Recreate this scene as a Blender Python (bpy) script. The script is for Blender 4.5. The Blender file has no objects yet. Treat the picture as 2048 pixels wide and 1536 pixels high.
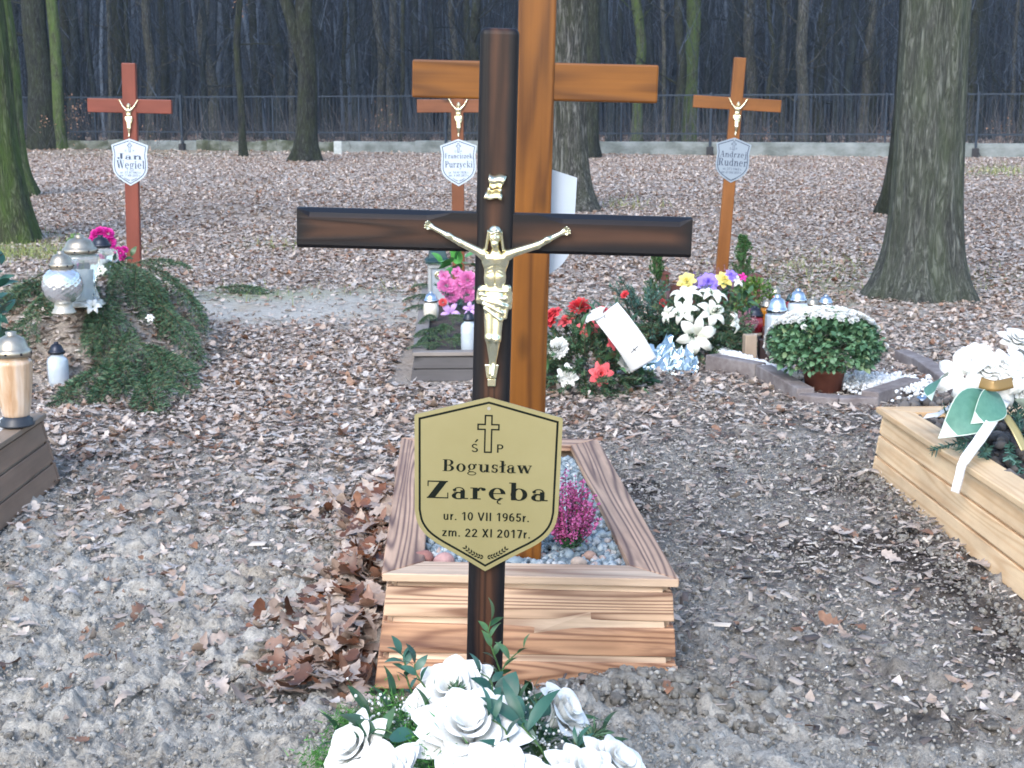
import bpy, bmesh, math, random
import numpy as np
from mathutils import Vector, Matrix, Euler
random.seed(7); rng = np.random.default_rng(11)
R = math.radians
S = bpy.context.scene
COL = S.collection
# ------------------------------------------------------------------ camera, sky, sun, exposure
CZ = 1.3; TH = R(10.73); FP = 2840.0
cd = bpy.data.cameras.new('camera'); cam = bpy.data.objects.new('camera', cd); COL.objects.link(cam)
cam.location = (0, 0, CZ); cam.rotation_euler = (R(90) - TH, 0, 0)
cd.sensor_width = 36; cd.lens = FP / 2048 * 36; cd.clip_end = 2000; cd.clip_start = 0.05
cd.dof.use_dof = True; cd.dof.focus_distance = 2.75; cd.dof.aperture_fstop = 20
S.camera = cam
W = bpy.data.worlds.new('World'); S.world = W; W.use_nodes = True
wn = W.node_tree.nodes; wl = W.node_tree.links
sky = wn.new('ShaderNodeTexSky'); sky.sky_type = 'NISHITA'; sky.sun_disc = False
SUN_EL, SUN_ROT = R(38), R(200)
sky.sun_elevation = SUN_EL; sky.sun_rotation = SUN_ROT
sky.air_density = 1.3; sky.dust_density = 2.0; sky.ozone_density = 3.0
wl.new(sky.outputs[0], wn['Background'].inputs['Color']); wn['Background'].inputs['Strength'].default_value = 0.15
sl = bpy.data.lights.new('sun', 'SUN'); sl.energy = 0.6; sl.angle = R(25); sl.color = (1.0, 0.99, 1.0)
so = bpy.data.objects.new('sun', sl); COL.objects.link(so)
sd = Vector((math.sin(SUN_ROT) * math.cos(SUN_EL), math.cos(SUN_ROT) * math.cos(SUN_EL), math.sin(SUN_EL)))
so.rotation_euler = sd.to_track_quat('Z', 'Y').to_euler(); so.location = (0, -5, 12)
S.view_settings.view_transform = 'Standard'; S.view_settings.look = 'None'
S.view_settings.exposure = 1.38; S.view_settings.gamma = 1
S.cycles.filter_width = 1.7
S.render.resolution_x = 1024; S.render.resolution_y = 768

# ------------------------------------------------------------------ photo geometry helpers (measure once, place in metres)
def ray(px, py):
    u = (px - 1024) / FP; v = (768 - py) / FP
    return Vector((u, math.cos(TH) + v * math.sin(TH), -math.sin(TH) + v * math.cos(TH)))
def G(px, py, z=0.0):
    d = ray(px, py); t = (z - CZ) / d.z
    return Vector((d.x * t, d.y * t, z))
def PY(px, py, Y):
    d = ray(px, py); t = Y / d.y
    return Vector((d.x * t, Y, CZ + d.z * t))
def proj(x, y, z=0):
    dz = CZ - z
    dep = y * math.cos(TH) + dz * math.sin(TH)
    up = y * math.sin(TH) - dz * math.cos(TH)
    return 1024 + FP * x / dep, 768 - FP * up / dep
def sc(Y, z=0.6):   # metres per photo pixel
    return (Y * math.cos(TH) + (CZ - z) * math.sin(TH)) / FP

# ------------------------------------------------------------------ node helpers
def newmat(name):
    m = bpy.data.materials.new(name); m.use_nodes = True
    return m, m.node_tree.nodes, m.node_tree.links, m.node_tree.nodes['Principled BSDF']
def simple(name, col, rough=0.6, metal=0.0, **kw):
    m, n, l, b = newmat(name)
    b.inputs['Base Color'].default_value = (*col, 1); b.inputs['Roughness'].default_value = rough; b.inputs['Metallic'].default_value = metal
    for k, v in kw.items(): b.inputs[k.replace('_', ' ')].default_value = v
    return m
def ramp(n, stops):
    r = n.new('ShaderNodeValToRGB'); e = r.color_ramp.elements
    while len(e) > 1: e.remove(e[-1])
    e[0].position = stops[0][0]; e[0].color = (*stops[0][1], 1)
    for p, c in stops[1:]:
        q = e.new(p); q.color = (*c, 1)
    return r
def coords(n, l, kind='Object', scale=(1, 1, 1), rand=True):
    t = n.new('ShaderNodeTexCoord'); mp = n.new('ShaderNodeMapping'); mp.inputs['Scale'].default_value = scale
    l.new(t.outputs[kind], mp.inputs['Vector'])
    if rand:
        oi = n.new('ShaderNodeObjectInfo'); mu = n.new('ShaderNodeMath'); mu.operation = 'MULTIPLY'; mu.inputs[1].default_value = 37
        l.new(oi.outputs['Random'], mu.inputs[0]); cx = n.new('ShaderNodeCombineXYZ')
        for i in range(3): l.new(mu.outputs[0], cx.inputs[i])
        l.new(cx.outputs[0], mp.inputs['Location'])
    return mp
def noise(n, l, vec, scale=5, detail=6, rough=.6, dist=0):
    t = n.new('ShaderNodeTexNoise'); t.inputs['Scale'].default_value = scale; t.inputs['Detail'].default_value = detail
    t.inputs['Roughness'].default_value = rough; t.inputs['Distortion'].default_value = dist
    if vec is not None: l.new(vec.outputs[0], t.inputs['Vector'])
    return t
def mix(n, l, a, b, fac, mode='MIX'):
    m = n.new('ShaderNodeMix'); m.data_type = 'RGBA'; m.blend_type = mode
    for sock, v in ((m.inputs[6], a), (m.inputs[7], b), (m.inputs[0], fac)):
        if isinstance(v, (tuple, list)): sock.default_value = (*v, 1)
        elif isinstance(v, (int, float)): sock.default_value = v
        else: l.new(v, sock)
    return m.outputs[2]
def math_(n, l, op, a, b=0.0, c=None, clamp=False):
    m = n.new('ShaderNodeMath'); m.operation = op; m.use_clamp = clamp
    for i, v in enumerate((a, b, c)):
        if v is None: continue
        if isinstance(v, (int, float)): m.inputs[i].default_value = v
        else: l.new(v, m.inputs[i])
    return m.outputs[0]
def bump(n, l, h, b, strength=.4, dist=.01):
    bm = n.new('ShaderNodeBump'); bm.inputs['Strength'].default_value = strength; bm.inputs['Distance'].default_value = dist
    l.new(h, bm.inputs['Height']); l.new(bm.outputs[0], b.inputs['Normal']); return bm
def noisy(name, stops, scale=8, rough=.7, stretch=(1, 1, 1), bmp=.3, bd=.005, metal=0, detail=8, coat=0):
    m, n, l, b = newmat(name); v = coords(n, l, scale=stretch); t = noise(n, l, v, scale, detail, .65)
    r = ramp(n, stops); l.new(t.outputs[0], r.inputs[0]); l.new(r.outputs[0], b.inputs['Base Color'])
    b.inputs['Roughness'].default_value = rough; b.inputs['Metallic'].default_value = metal; b.inputs['Coat Weight'].default_value = coat
    if bmp: bump(n, l, t.outputs[0], b, bmp, bd)
    return m
def island(name, stops, rough=.7, trans=0.0, vein=True, nscale=60):
    """colour chosen per leaf / needle / chip"""
    m, n, l, b = newmat(name); g = n.new('ShaderNodeNewGeometry'); r = ramp(n, stops)
    l.new(g.outputs['Random Per Island'], r.inputs[0]); c = r.outputs[0]
    if vein:
        v = coords(n, l, rand=False); t = noise(n, l, v, nscale, 4); rr = ramp(n, [(.3, (.62, .6, .58)), (.7, (1.15, 1.12, 1.1))]); l.new(t.outputs[0], rr.inputs[0])
        c = mix(n, l, c, rr.outputs[0], 1.0, 'MULTIPLY')
    l.new(c, b.inputs['Base Color']); b.inputs['Roughness'].default_value = rough
    if trans: b.inputs['Subsurface Weight'].default_value = 0
    return m
def wood(name, light, dark, lines=34, contrast=1.0, rough=.5, coat=0.0, scorch=0.0, knots=True, edge=None, grey=0.0):
    """board material: local X runs along the grain, local Z across"""
    m, n, l, b = newmat(name)
    v = coords(n, l, scale=(.42, 5, 7)); lo = noise(n, l, v, 1.0, 2, .45, .15)
    ring = math_(n, l, 'SINE', math_(n, l, 'MULTIPLY', lo.outputs[0], lines * 2.2))
    ring = math_(n, l, 'MULTIPLY_ADD', ring, .5, .5)
    ring = math_(n, l, 'POWER', ring, 2.2)
    v2 = coords(n, l, scale=(3, 90, 90)); fi = noise(n, l, v2, 1.0, 4, .6)
    f = math_(n, l, 'MULTIPLY_ADD', fi.outputs[0], .5, math_(n, l, 'MULTIPLY', ring, .55 * contrast), clamp=True)
    rp = ramp(n, [(.15, light), (.95, dark)]); l.new(f, rp.inputs[0]); c = rp.outputs[0]
    v4 = coords(n, l, scale=(2.2, 3, 5)); bl = noise(n, l, v4, 1.4, 4, .6)
    rb = ramp(n, [(.3, (.72, .68, .64)), (.7, (1.18, 1.16, 1.12))]); l.new(bl.outputs[0], rb.inputs[0]); c = mix(n, l, c, rb.outputs[0], .8, 'MULTIPLY')
    if knots:
        v3 = coords(n, l, scale=(2.4, 5, 5.5)); vo = n.new('ShaderNodeTexVoronoi'); vo.inputs['Scale'].default_value = 1.0; l.new(v3.outputs[0], vo.inputs['Vector'])
        kr = ramp(n, [(.05, (1, 1, 1)), (.13, (.0, .0, .0))]); l.new(vo.outputs['Distance'], kr.inputs[0])
        c = mix(n, l, c, tuple(x * .3 for x in dark), math_(n, l, 'MULTIPLY', kr.outputs[0], .8))
    if scorch:
        v5 = coords(n, l, scale=(1.6, 8, 16)); t5 = noise(n, l, v5, 1.0, 5, .6, .5); r5 = ramp(n, [(.5, (0, 0, 0)), (.68, (1, 1, 1))]); l.new(t5.outputs[0], r5.inputs[0])
        c = mix(n, l, c, (.11, .05, .04), math_(n, l, 'MULTIPLY', r5.outputs[0], scorch))
    if edge:      # stained burst: darker wood towards both long edges and the ends  edge=(half_width, colour, half_length)
        hw, ec, hl = edge; t = n.new('ShaderNodeTexCoord'); sx = n.new('ShaderNodeSeparateXYZ'); l.new(t.outputs['Object'], sx.inputs[0])
        a = math_(n, l, 'DIVIDE', math_(n, l, 'ABSOLUTE', sx.outputs[2]), hw)
        wob = noise(n, l, coords(n, l, scale=(6, 1, 6)), 1.5, 3)
        a = math_(n, l, 'MULTIPLY_ADD', wob.outputs[0], .5, math_(n, l, 'SUBTRACT', a, .25))
        er = ramp(n, [(.18, (0, 0, 0)), (.85, (1, 1, 1))]); er.color_ramp.interpolation = 'EASE'; l.new(a, er.inputs[0])
        e2 = math_(n, l, 'MULTIPLY', math_(n, l, 'SUBTRACT', math_(n, l, 'ABSOLUTE', sx.outputs[0]), hl - .035), 28, clamp=True)
        c = mix(n, l, c, ec, math_(n, l, 'MAXIMUM', er.outputs[0], e2))
    l.new(c, b.inputs['Base Color']); b.inputs['Roughness'].default_value = rough; b.inputs['Coat Weight'].default_value = coat
    b.inputs['Coat Roughness'].default_value = .25; b.inputs['Specular IOR Level'].default_value = .28
    bump(n, l, f, b, .25, .002)
    return m

# ------------------------------------------------------------------ mesh builder
class MB:
    def __init__(s): s.v = []; s.f = []; s.n = 0
    def add(s, v, f):
        v = np.asarray(v, float).reshape(-1, 3); s.v.append(v); o = s.n
        s.f += [tuple(int(i) + o for i in q) for q in f]; s.n += len(v)
    def box(s, c, d, rot=None):
        c = Vector(c); h = Vector(d) / 2; m = (rot or Euler((0, 0, 0))).to_matrix()
        v = [tuple(c + m @ Vector((x * h.x, y * h.y, z * h.z))) for x in (-1, 1) for y in (-1, 1) for z in (-1, 1)]
        s.add(v, [(0, 1, 3, 2), (4, 6, 7, 5), (0, 4, 5, 1), (2, 3, 7, 6), (0, 2, 6, 4), (1, 5, 7, 3)])
    def tube(s, pts, rad, k=8, cap=True):
        pts = [Vector(p) for p in pts]; N = len(pts); rad = rad if hasattr(rad, '__len__') else [rad] * N
        vs = []; ref = None
        for i, p in enumerate(pts):
            t = (pts[min(i + 1, N - 1)] - pts[max(i - 1, 0)]).normalized()
            if ref is None: ref = Vector((1, 0, 0)) if abs(t.x) < .9 else Vector((0, 1, 0))
            a = (ref - t * ref.dot(t)).normalized(); b = t.cross(a); ref = a
            for j in range(k):
                q = 2 * math.pi * j / k; vs.append(tuple(p + (a * math.cos(q) + b * math.sin(q)) * rad[i]))
        f = [(i * k + j, i * k + (j + 1) % k, (i + 1) * k + (j + 1) % k, (i + 1) * k + j) for i in range(N - 1) for j in range(k)]
        if cap: f += [tuple(range(k))[::-1], tuple((N - 1) * k + j for j in range(k))]
        s.add(vs, f)
    def lathe(s, prof, k=28, c=(0, 0, 0), rip=None, cap=True):
        vs = []
        for i, (r, z) in enumerate(prof):
            for j in range(k):
                q = 2 * math.pi * j / k; rr = r * (1 + (rip(q, z) if rip else 0)); vs.append((c[0] + rr * math.cos(q), c[1] + rr * math.sin(q), c[2] + z))
        N = len(prof)
        f = [(i * k + j, i * k + (j + 1) % k, (i + 1) * k + (j + 1) % k, (i + 1) * k + j) for i in range(N - 1) for j in range(k)]
        if cap: f += [tuple(range(k))[::-1], tuple((N - 1) * k + j for j in range(k))]
        s.add(vs, f)
    def grid(s, P):   # P (a,b,3)
        P = np.asarray(P, float); a, b = P.shape[:2]
        s.add(P.reshape(-1, 3), [(i * b + j, i * b + j + 1, (i + 1) * b + j + 1, (i + 1) * b + j) for i in range(a - 1) for j in range(b - 1)])
    def inst(s, T, M):
        v, f = T; v = np.asarray(v) @ np.array(M.to_3x3()).T + np.array(M.translation); s.add(v, f)
    def mesh(s, name):
        return fastmesh(name, np.concatenate(s.v) if s.v else np.zeros((0, 3)), s.f)
    def build(s, name, mat, parent=None, smooth=True, **kw):
        return link(name, s.mesh(name), mat, parent, smooth, **kw)
def fastmesh(name, V, F):
    me = bpy.data.meshes.new(name)
    if isinstance(F, np.ndarray):
        nf, k = F.shape; me.vertices.add(len(V)); me.vertices.foreach_set('co', np.asarray(V, np.float32).ravel())
        me.loops.add(nf * k); me.loops.foreach_set('vertex_index', F.astype(np.int32).ravel())
        me.polygons.add(nf); me.polygons.foreach_set('loop_start', np.arange(0, nf * k, k, dtype=np.int32))
        me.polygons.foreach_set('loop_total', np.full(nf, k, np.int32)); me.update(calc_edges=True)
    else:
        me.from_pydata([tuple(p) for p in V], [], F); me.update()
    return me
def link(name, me, mat, parent=None, smooth=True, loc=None, rot=None, scale=None, bevel=0, autosm=False):
    o = bpy.data.objects.new(name, me); COL.objects.link(o)
    if mat is not None and len(me.materials) == 0: me.materials.append(mat)
    if smooth and len(me.polygons): me.polygons.foreach_set('use_smooth', np.ones(len(me.polygons), bool))
    if parent is not None: o.parent = parent
    if loc is not None: o.location = loc
    if rot is not None: o.rotation_euler = rot
    if scale is not None: o.scale = scale if hasattr(scale, '__len__') else (scale,) * 3
    if bevel:
        b = o.modifiers.new('bevel', 'BEVEL'); b.width = bevel; b.segments = 2; b.limit_method = 'ANGLE'; b.angle_limit = R(40)
    return o
def tag(o, label=None, cat=None, group=None, kind=None):
    if label: o['label'] = label
    if cat: o['category'] = cat
    if group: o['group'] = group
    if kind: o['kind'] = kind
    return o
def thing(name, label, cat, loc=(0, 0, 0), rot=(0, 0, 0), group=None, scale=1):
    o = bpy.data.objects.new(name, None); COL.objects.link(o); o.location = loc; o.rotation_euler = rot; o.empty_display_size = .1
    if scale != 1: o.scale = (scale,) * 3
    return tag(o, label, cat, group)
def copy_tree(o, parent=None):
    c = o.copy(); COL.objects.link(c); c.parent = parent
    for ch in list(o.children): copy_tree(ch, c)
    return c
def prism(name, pts, thick, mat, parent=None, bevel=0, smooth=False):
    """flat polygon (list of 3D points, front side, counter-clockwise from the front) given a thickness backwards; local X along first edge"""
    P = [Vector(p) for p in pts]; c = sum(P, Vector()) / len(P); x = (P[1] - P[0]).normalized()
    nrm = Vector()
    for i in range(len(P)): nrm += (P[i] - c).cross(P[(i + 1) % len(P)] - c)
    nrm.normalize(); y = -nrm; z = x.cross(y).normalized(); Mx = Matrix((x, y, z)).transposed().to_4x4(); Mx.translation = c
    inv = Mx.inverted(); L = [inv @ p for p in P]; k = len(L)
    v = [tuple(p) for p in L] + [tuple(p + Vector((0, thick, 0))) for p in L]
    f = [tuple(range(k)), tuple(range(2 * k - 1, k - 1, -1))] + [(i, i + k, (i + 1) % k + k, (i + 1) % k) for i in range(k)]
    me = fastmesh(name, v, f); o = link(name, me, mat, parent, smooth, bevel=bevel); o.matrix_local = Mx; return o

# ------------------------------------------------------------------ numpy noise and implicit surfaces
def vnoise(x, y, seed=0):
    xi = np.floor(x).astype(np.int64); yi = np.floor(y).astype(np.int64); fx = x - xi; fy = y - yi
    fx = fx * fx * (3 - 2 * fx); fy = fy * fy * (3 - 2 * fy)
    def h(a, b):
        k = (a * 374761393 + b * 668265263 + seed * 974634777) & 0xffffffff
        k = ((k ^ (k >> 13)) * 1274126177) & 0xffffffff; k = k ^ (k >> 16)
        return (k & 0xffff) / 65535.0
    return (h(xi, yi) * (1 - fx) + h(xi + 1, yi) * fx) * (1 - fy) + (h(xi, yi + 1) * (1 - fx) + h(xi + 1, yi + 1) * fx) * fy
def fbm(x, y, f=1, o=4, seed=0, g=.5):
    a = 0; amp = 1; t = 0
    for i in range(o): a = a + amp * vnoise(x * f, y * f, seed + i); t += amp; amp *= g; f *= 2.03
    return a / t - .5
def smin(a, b, k):
    h = np.clip(.5 + .5 * (b - a) / k, 0, 1); return b * (1 - h) + a * h - k * h * (1 - h)
def surfnet(F, org, h):
    Sg = F < 0; nx, ny, nz = F.shape; C = [(i, j, k) for i in (0, 1) for j in (0, 1) for k in (0, 1)]
    cnt = sum(Sg[i:nx - 1 + i, j:ny - 1 + j, k:nz - 1 + k].astype(np.int8) for i, j, k in C)
    mask = (cnt > 0) & (cnt < 8); I = np.argwhere(mask); idx = -np.ones(mask.shape, np.int64); idx[mask] = np.arange(len(I))
    val = {c: F[I[:, 0] + c[0], I[:, 1] + c[1], I[:, 2] + c[2]] for c in C}
    acc = np.zeros((len(I), 3)); num = np.zeros(len(I))
    for a in C:
        for ax in range(3):
            if a[ax] == 0:
                b = list(a); b[ax] = 1; b = tuple(b); va, vb = val[a], val[b]; m = (va < 0) != (vb < 0)
                t = np.where(m, va / np.where(m, va - vb, 1), 0); p = np.tile(np.array(a, float), (len(I), 1)); p[:, ax] = t
                acc[m] += p[m]; num[m] += 1
    V = (I + acc / num[:, None]) * h + np.array(org); F4 = []
    for ax in range(3):
        sl0 = [slice(None)] * 3; sl1 = [slice(None)] * 3; sl0[ax] = slice(0, -1); sl1[ax] = slice(1, None)
        E = np.argwhere(Sg[tuple(sl0)] != Sg[tuple(sl1)]); o1, o2 = [(1, 2), (2, 0), (0, 1)][ax]
        E = E[(E[:, o1] > 0) & (E[:, o2] > 0) & (E[:, o1] < F.shape[o1] - 1) & (E[:, o2] < F.shape[o2] - 1)]
        ins = Sg[E[:, 0], E[:, 1], E[:, 2]]
        def g(d1, d2):
            q = E.copy(); q[:, o1] -= d1; q[:, o2] -= d2; return idx[q[:, 0], q[:, 1], q[:, 2]]
        q = np.stack([g(1, 1), g(0, 1), g(0, 0), g(1, 0)], 1); q[~ins] = q[~ins][:, ::-1]; F4.append(q)
    F4 = np.concatenate(F4); F4 = F4[(F4 >= 0).all(1)]
    return V, F4
class SDF:
    def __init__(s, lo, hi, h):
        s.lo = np.array(lo, float); s.h = h; n = [int((b - a) / h) + 1 for a, b in zip(lo, hi)]
        s.X, s.Y, s.Z = np.meshgrid(*[np.float32(lo[i]) + np.float32(h) * np.arange(n[i], dtype=np.float32) for i in range(3)], indexing='ij')
        s.F = np.full(s.X.shape, 1e3, np.float32)
    def cap(s, a, b, ra, rb, k=3, sq=1.0, sub=False):
        a = np.array(a, float); b = np.array(b, float); d = b - a; L2 = d @ d + 1e-9
        px, py, pz = s.X - a[0], s.Y - a[1], s.Z - a[2]; t = np.clip((px * d[0] + py * d[1] + pz * d[2]) / L2, 0, 1)
        q = np.sqrt((px - t * d[0]) ** 2 + ((py - t * d[1]) / sq) ** 2 + (pz - t * d[2]) ** 2) - (ra + (rb - ra) * t); s.put(q, k, sub)
    def ell(s, c, r, k=3, sub=False):
        q = (np.sqrt(((s.X - c[0]) / r[0]) ** 2 + ((s.Y - c[1]) / r[1]) ** 2 + ((s.Z - c[2]) / r[2]) ** 2) - 1) * min(r); s.put(q, k, sub)
    def put(s, q, k, sub=False):
        s.F = (-smin(-s.F, q, k) if sub else smin(s.F, q, k)).astype(np.float32)
    def mesh(s, name, scale=1.0):
        V, F = surfnet(s.F, s.lo, s.h); return fastmesh(name, V * scale, F)
# ================================================================== GROUND
def bump2(x, y, cx, cy, rx, ry, h, p=2.0):
    q = ((x - cx) / rx) ** 2 + ((y - cy) / ry) ** 2
    return h * np.exp(-np.power(q, p / 1.0))
def H(x, y):
    x = np.asarray(x, float); y = np.asarray(y, float)
    w = .06 * fbm(x, y, .35, 3, 5) + .025 * fbm(x, y, 1.7, 3, 9)
    w = w * np.clip((y - 3) / 5, .25, 1)
    h = w + bump2(x, y, -.05, 1.9, .75, .95, .19)            # the fresh grave in front
    wob = 1 + .25 * fbm(x, y, 2.2, 3, 3)
    h = h + bump2(x, y, -2.28, 7.7, .56 * wob, .85 * wob, .42)     # mound under spruce branches
    h = h + bump2(x, y, -3.9, 19.5, 1.2, .6, .12, 1) + bump2(x, y, -3.2, 18.2, .7, .4, .08, 1)
    h = h + bump2(x, y, 1.34, 4.6, .16, 1.2, .012, 1) + bump2(x, y, -.2, 3.08, .42, .16, -.04, 1)
    h = h + bump2(x, y, .32, 2.98, .28, .13, .07, 1) + bump2(x, y, -.42, 4.0, .16, 1.0, .05, 1)
    h = h + .1 * np.clip((y - 46) / 12, 0, 1)
    h = h + np.clip((y - 150) / 100, 0, 1) ** 1.5 * 30      # land rising far beyond the wood
    return h
TX = np.array([0, 340, 600, 770, 1150, 1400, 1750, 2048.])
TY = np.array([230, 400, 545, 585, 640, 690, 820, 950, 1100, 1300, 1536.])
def tab(rows):
    A = np.array(rows, float)
    def f(x, y):
        px, py = proj(x, y, 0); px = np.clip(px, TX[0], TX[-1]); py = np.clip(py, TY[0], TY[-1])
        # ragged zone borders
        py = np.clip(py + 60 * fbm(x, y, 1.1, 3, 31) * np.clip((py - 400) / 300, 0, 1), TY[0], TY[-1]); px = np.clip(px + 160 * fbm(x, y, 1.3, 3, 41), TX[0], TX[-1])
        i = np.clip(np.searchsorted(TX, px, 'right') - 1, 0, len(TX) - 2); j = np.clip(np.searchsorted(TY, py, 'right') - 1, 0, len(TY) - 2)
        a = (px - TX[i]) / (TX[i + 1] - TX[i]); b = (py - TY[j]) / (TY[j + 1] - TY[j])
        return (A[j, i] * (1 - a) + A[j, i + 1] * a) * (1 - b) + (A[j + 1, i] * (1 - a) + A[j + 1, i + 1] * a) * b
    return f
leafden = tab([[1, 1, 1, 1, 1, 1, 1, 1], [1, 1, 1, 1, 1, 1, 1, 1], [.75, .95, 1, 1, 1, .8, .7, .8], [.35, .10, .05, .05, .4, .6, .45, .7], [.5, .08, .03, .08, .4, .5, .5, .5], [.8, .85, .95, 1, .8, .5, .5, .5],
               [.85, .85, .9, .9, .55, .25, .24, .28], [.42, .45, .42, .7, .10, .04, .04, .1], [.10, .16, .16, .8, .04, .02, .03, .1], [.02, .03, .05, .55, .0, .0, .02, .0], [0, 0, 0, 0, 0, 0, .0, 0]])
sandy = tab([[.1] * 8, [.1] * 8, [.3, .3, .3, .3, .3, .3, .3, .3], [.5, .8, .9, .9, .7, .5, .5, .5], [.6, 1, 1, 1, .9, .6, .7, .7], [.4, .5, .5, .4, .4, .5, .6, .6],
             [.35, .35, .45, .45, .55, .5, .5, .45], [.6, .5, .6, .5, .6, .55, .4, .2], [.95, .95, .85, .55, .65, .5, .25, .15], [.9, .9, .85, .75, .8, .7, .5, .4], [.8, .8, .75, .8, .8, .8, .8, .7]])
chipden = tab([[0] * 8, [0] * 8, [0] * 8, [0, 0, 0, 0, .1, .3, .3, .2], [.1, .1, .1, .1, .2, .5, .5, .3], [.2, .2, .3, .3, .5, .9, .9, .7],
               [.6, .6, .8, .9, 1, 1, 1, 1], [.25, .3, .4, .4, 1, 1, 1, .9], [.05, .05, .1, .2, .8, 1, 1, .8], [.03, .03, .05, .1, .3, .45, .5, .6], [.02, .02, .02, .02, .03, .1, .2, .2]])
def grass(x, y):
    px, py = proj(x, y, 0); g = 0
    for cx, cy, rx, ry, a in ((60, 590, 110, 30, 1.0), (230, 595, 60, 18, .5), (500, 588, 130, 13, .8), (560, 492, 70, 9, .6), (1610, 545, 150, 32, 1.0), (1660, 600, 90, 22, .5), (1980, 560, 110, 22, .5), (30, 480, 90, 14, .9), (760, 580, 110, 9, .4), (1245, 415, 50, 8, .5), (300, 310, 260, 6, .5), (2000, 345, 60, 9, .4)):
        g = g + a * np.exp(-(((px - cx) / rx) ** 2 + ((py - cy) / ry) ** 2))
    return np.clip(g, 0, 1)
def build_ground():
    def axis():
        y = list(np.geomspace(.9, 7, 520)) + list(np.geomspace(7.02, 60, 260)) + list(np.geomspace(61, 600, 60)); return np.array([-60, -20, -6, -1, .3] + y)
    ys = axis(); core = np.linspace(-.46, .46, 460); ts = np.concatenate([[-6, -3, -1.6, -1.1, -.85, -.7, -.6, -.52], core, [.52, .6, .7, .85, 1.1, 1.6, 3, 6]])
    Yg, Tg = np.meshgrid(ys, ts, indexing='ij'); Xg = Tg * np.maximum(np.abs(Yg), 1.2) * np.where(np.abs(Tg) > .5, 1 + np.abs(Tg) * .6, 1); Xg = np.where(Yg < 1, Tg * 10, Xg) if False else Xg
    Z = H(Xg, Yg); near = np.clip((9 - Yg) / 5, 0, 1) * (Yg > .5); lf = 1 - np.clip(chipden(Xg, Yg), 0, 1) * .5
    n1 = fbm(Xg, Yg, 14, 4, 21); n2 = fbm(Xg, Yg, 45, 3, 22); Z = Z + near * (.062 * np.abs(n1) * 2 * lf + .05 * np.abs(n2) - .025 + .05 * lf * fbm(Xg, Yg, 6, 3, 27))
    Z = Z + np.clip((Yg - 8) / 4, 0, 1) * np.clip((40 - Yg) / 10, 0, 1) * .03 * fbm(Xg, Yg, 6, 3, 8)
    V = np.stack([Xg, Yg, Z], -1).reshape(-1, 3); a, b = Xg.shape; I = (np.arange(a - 1)[:, None] * b + np.arange(b - 1)[None, :]).ravel()
    F = np.stack([I, I + 1, I + b + 1, I + b], 1); me = fastmesh('ground', V, F)
    ca = me.color_attributes.new('zone', 'FLOAT_COLOR', 'POINT')
    sd_, ch, gr, lv = sandy(Xg, Yg), chipden(Xg, Yg), grass(Xg, Yg), leafden(Xg, Yg)
    # dark humus patches, ochre sand patches
    px, py = proj(Xg, Yg, 0)
    dark = np.clip(fbm(Xg, Yg, 2.2, 4, 61) * 3.4 * (ch > .25) + np.exp(-(((px - 1850) / 190) ** 2 + ((py - 1120 - (px - 1850) * .9) / 60) ** 2)) * 1.2, 0, 1)
    A = np.stack([sd_, dark, gr, lv], -1).reshape(-1, 4).astype(np.float32); ca.data.foreach_set('color', A.ravel())
    m, n, l, bs = newmat('soil'); at = n.new('ShaderNodeVertexColor'); at.layer_name = 'zone'; sp = n.new('ShaderNodeSeparateColor'); l.new(at.outputs[0], sp.inputs[0])
    v = coords(n, l, rand=False); big = noise(n, l, v, 2.5, 6, .6); mid = noise(n, l, v, 22, 6, .7); fin = noise(n, l, v, 110, 6, .75)
    humus = ramp(n, [(.3, (.10, .085, .072)), (.5, (.22, .195, .17)), (.72, (.42, .385, .335))]); l.new(mid.outputs[0], humus.inputs[0])
    sand = ramp(n, [(.22, (.28, .265, .235)), (.4, (.46, .44, .395)), (.58, (.60, .58, .53)), (.8, (.70, .685, .63))]); l.new(mid.outputs[0], sand.inputs[0])
    ochre = ramp(n, [(.52, (0, 0, 0)), (.66, (1, 1, 1))]); l.new(big.outputs[0], ochre.inputs[0])
    sc_ = mix(n, l, sand.outputs[0], (.40, .32, .22), math_(n, l, 'MULTIPLY', ochre.outputs[0], .6))
    fr = ramp(n, [(.3, (.45, .44, .43)), (.5, (.95, .94, .93)), (.75, (1.35, 1.33, 1.3))]); l.new(fin.outputs[0], fr.inputs[0])
    c = mix(n, l, humus.outputs[0], sc_, sp.outputs[0]); c = mix(n, l, c, (.045, .033, .028), math_(n, l, 'MULTIPLY', sp.outputs[1], .85))
    # far leaf carpet between the modelled leaves
    lc = ramp(n, [(.3, (.27, .205, .165)), (.48, (.42, .35, .295)), (.62, (.54, .465, .40)), (.75, (.64, .57, .50))]); lvn = noise(n, l, v, 30, 8, .8); l.new(lvn.outputs[0], lc.inputs[0])
    cy = n.new('ShaderNodeSeparateXYZ'); l.new(v.outputs[0], cy.inputs[0]); far = math_(n, l, 'MULTIPLY_ADD', math_(n, l, 'SUBTRACT', cy.outputs[1], 10), .06, .85, clamp=True)
    beyond = math_(n, l, 'MULTIPLY', math_(n, l, 'SUBTRACT', cy.outputs[1], 46), .1, clamp=True)
    lc2 = mix(n, l, lc.outputs[0], (.52, .40, .36), beyond, 'MULTIPLY')
    c = mix(n, l, c, lc2, math_(n, l, 'MULTIPLY', far, at.outputs[1]))
    c = mix(n, l, c, (.17, .22, .07), math_(n, l, 'MULTIPLY', sp.outputs[2], .75))
    c = mix(n, l, c, fr.outputs[0], .9, 'MULTIPLY')
    l.new(c, bs.inputs['Base Color']); bs.inputs['Roughness'].default_value = .9; bs.inputs['Specular IOR Level'].default_value = .2
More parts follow.
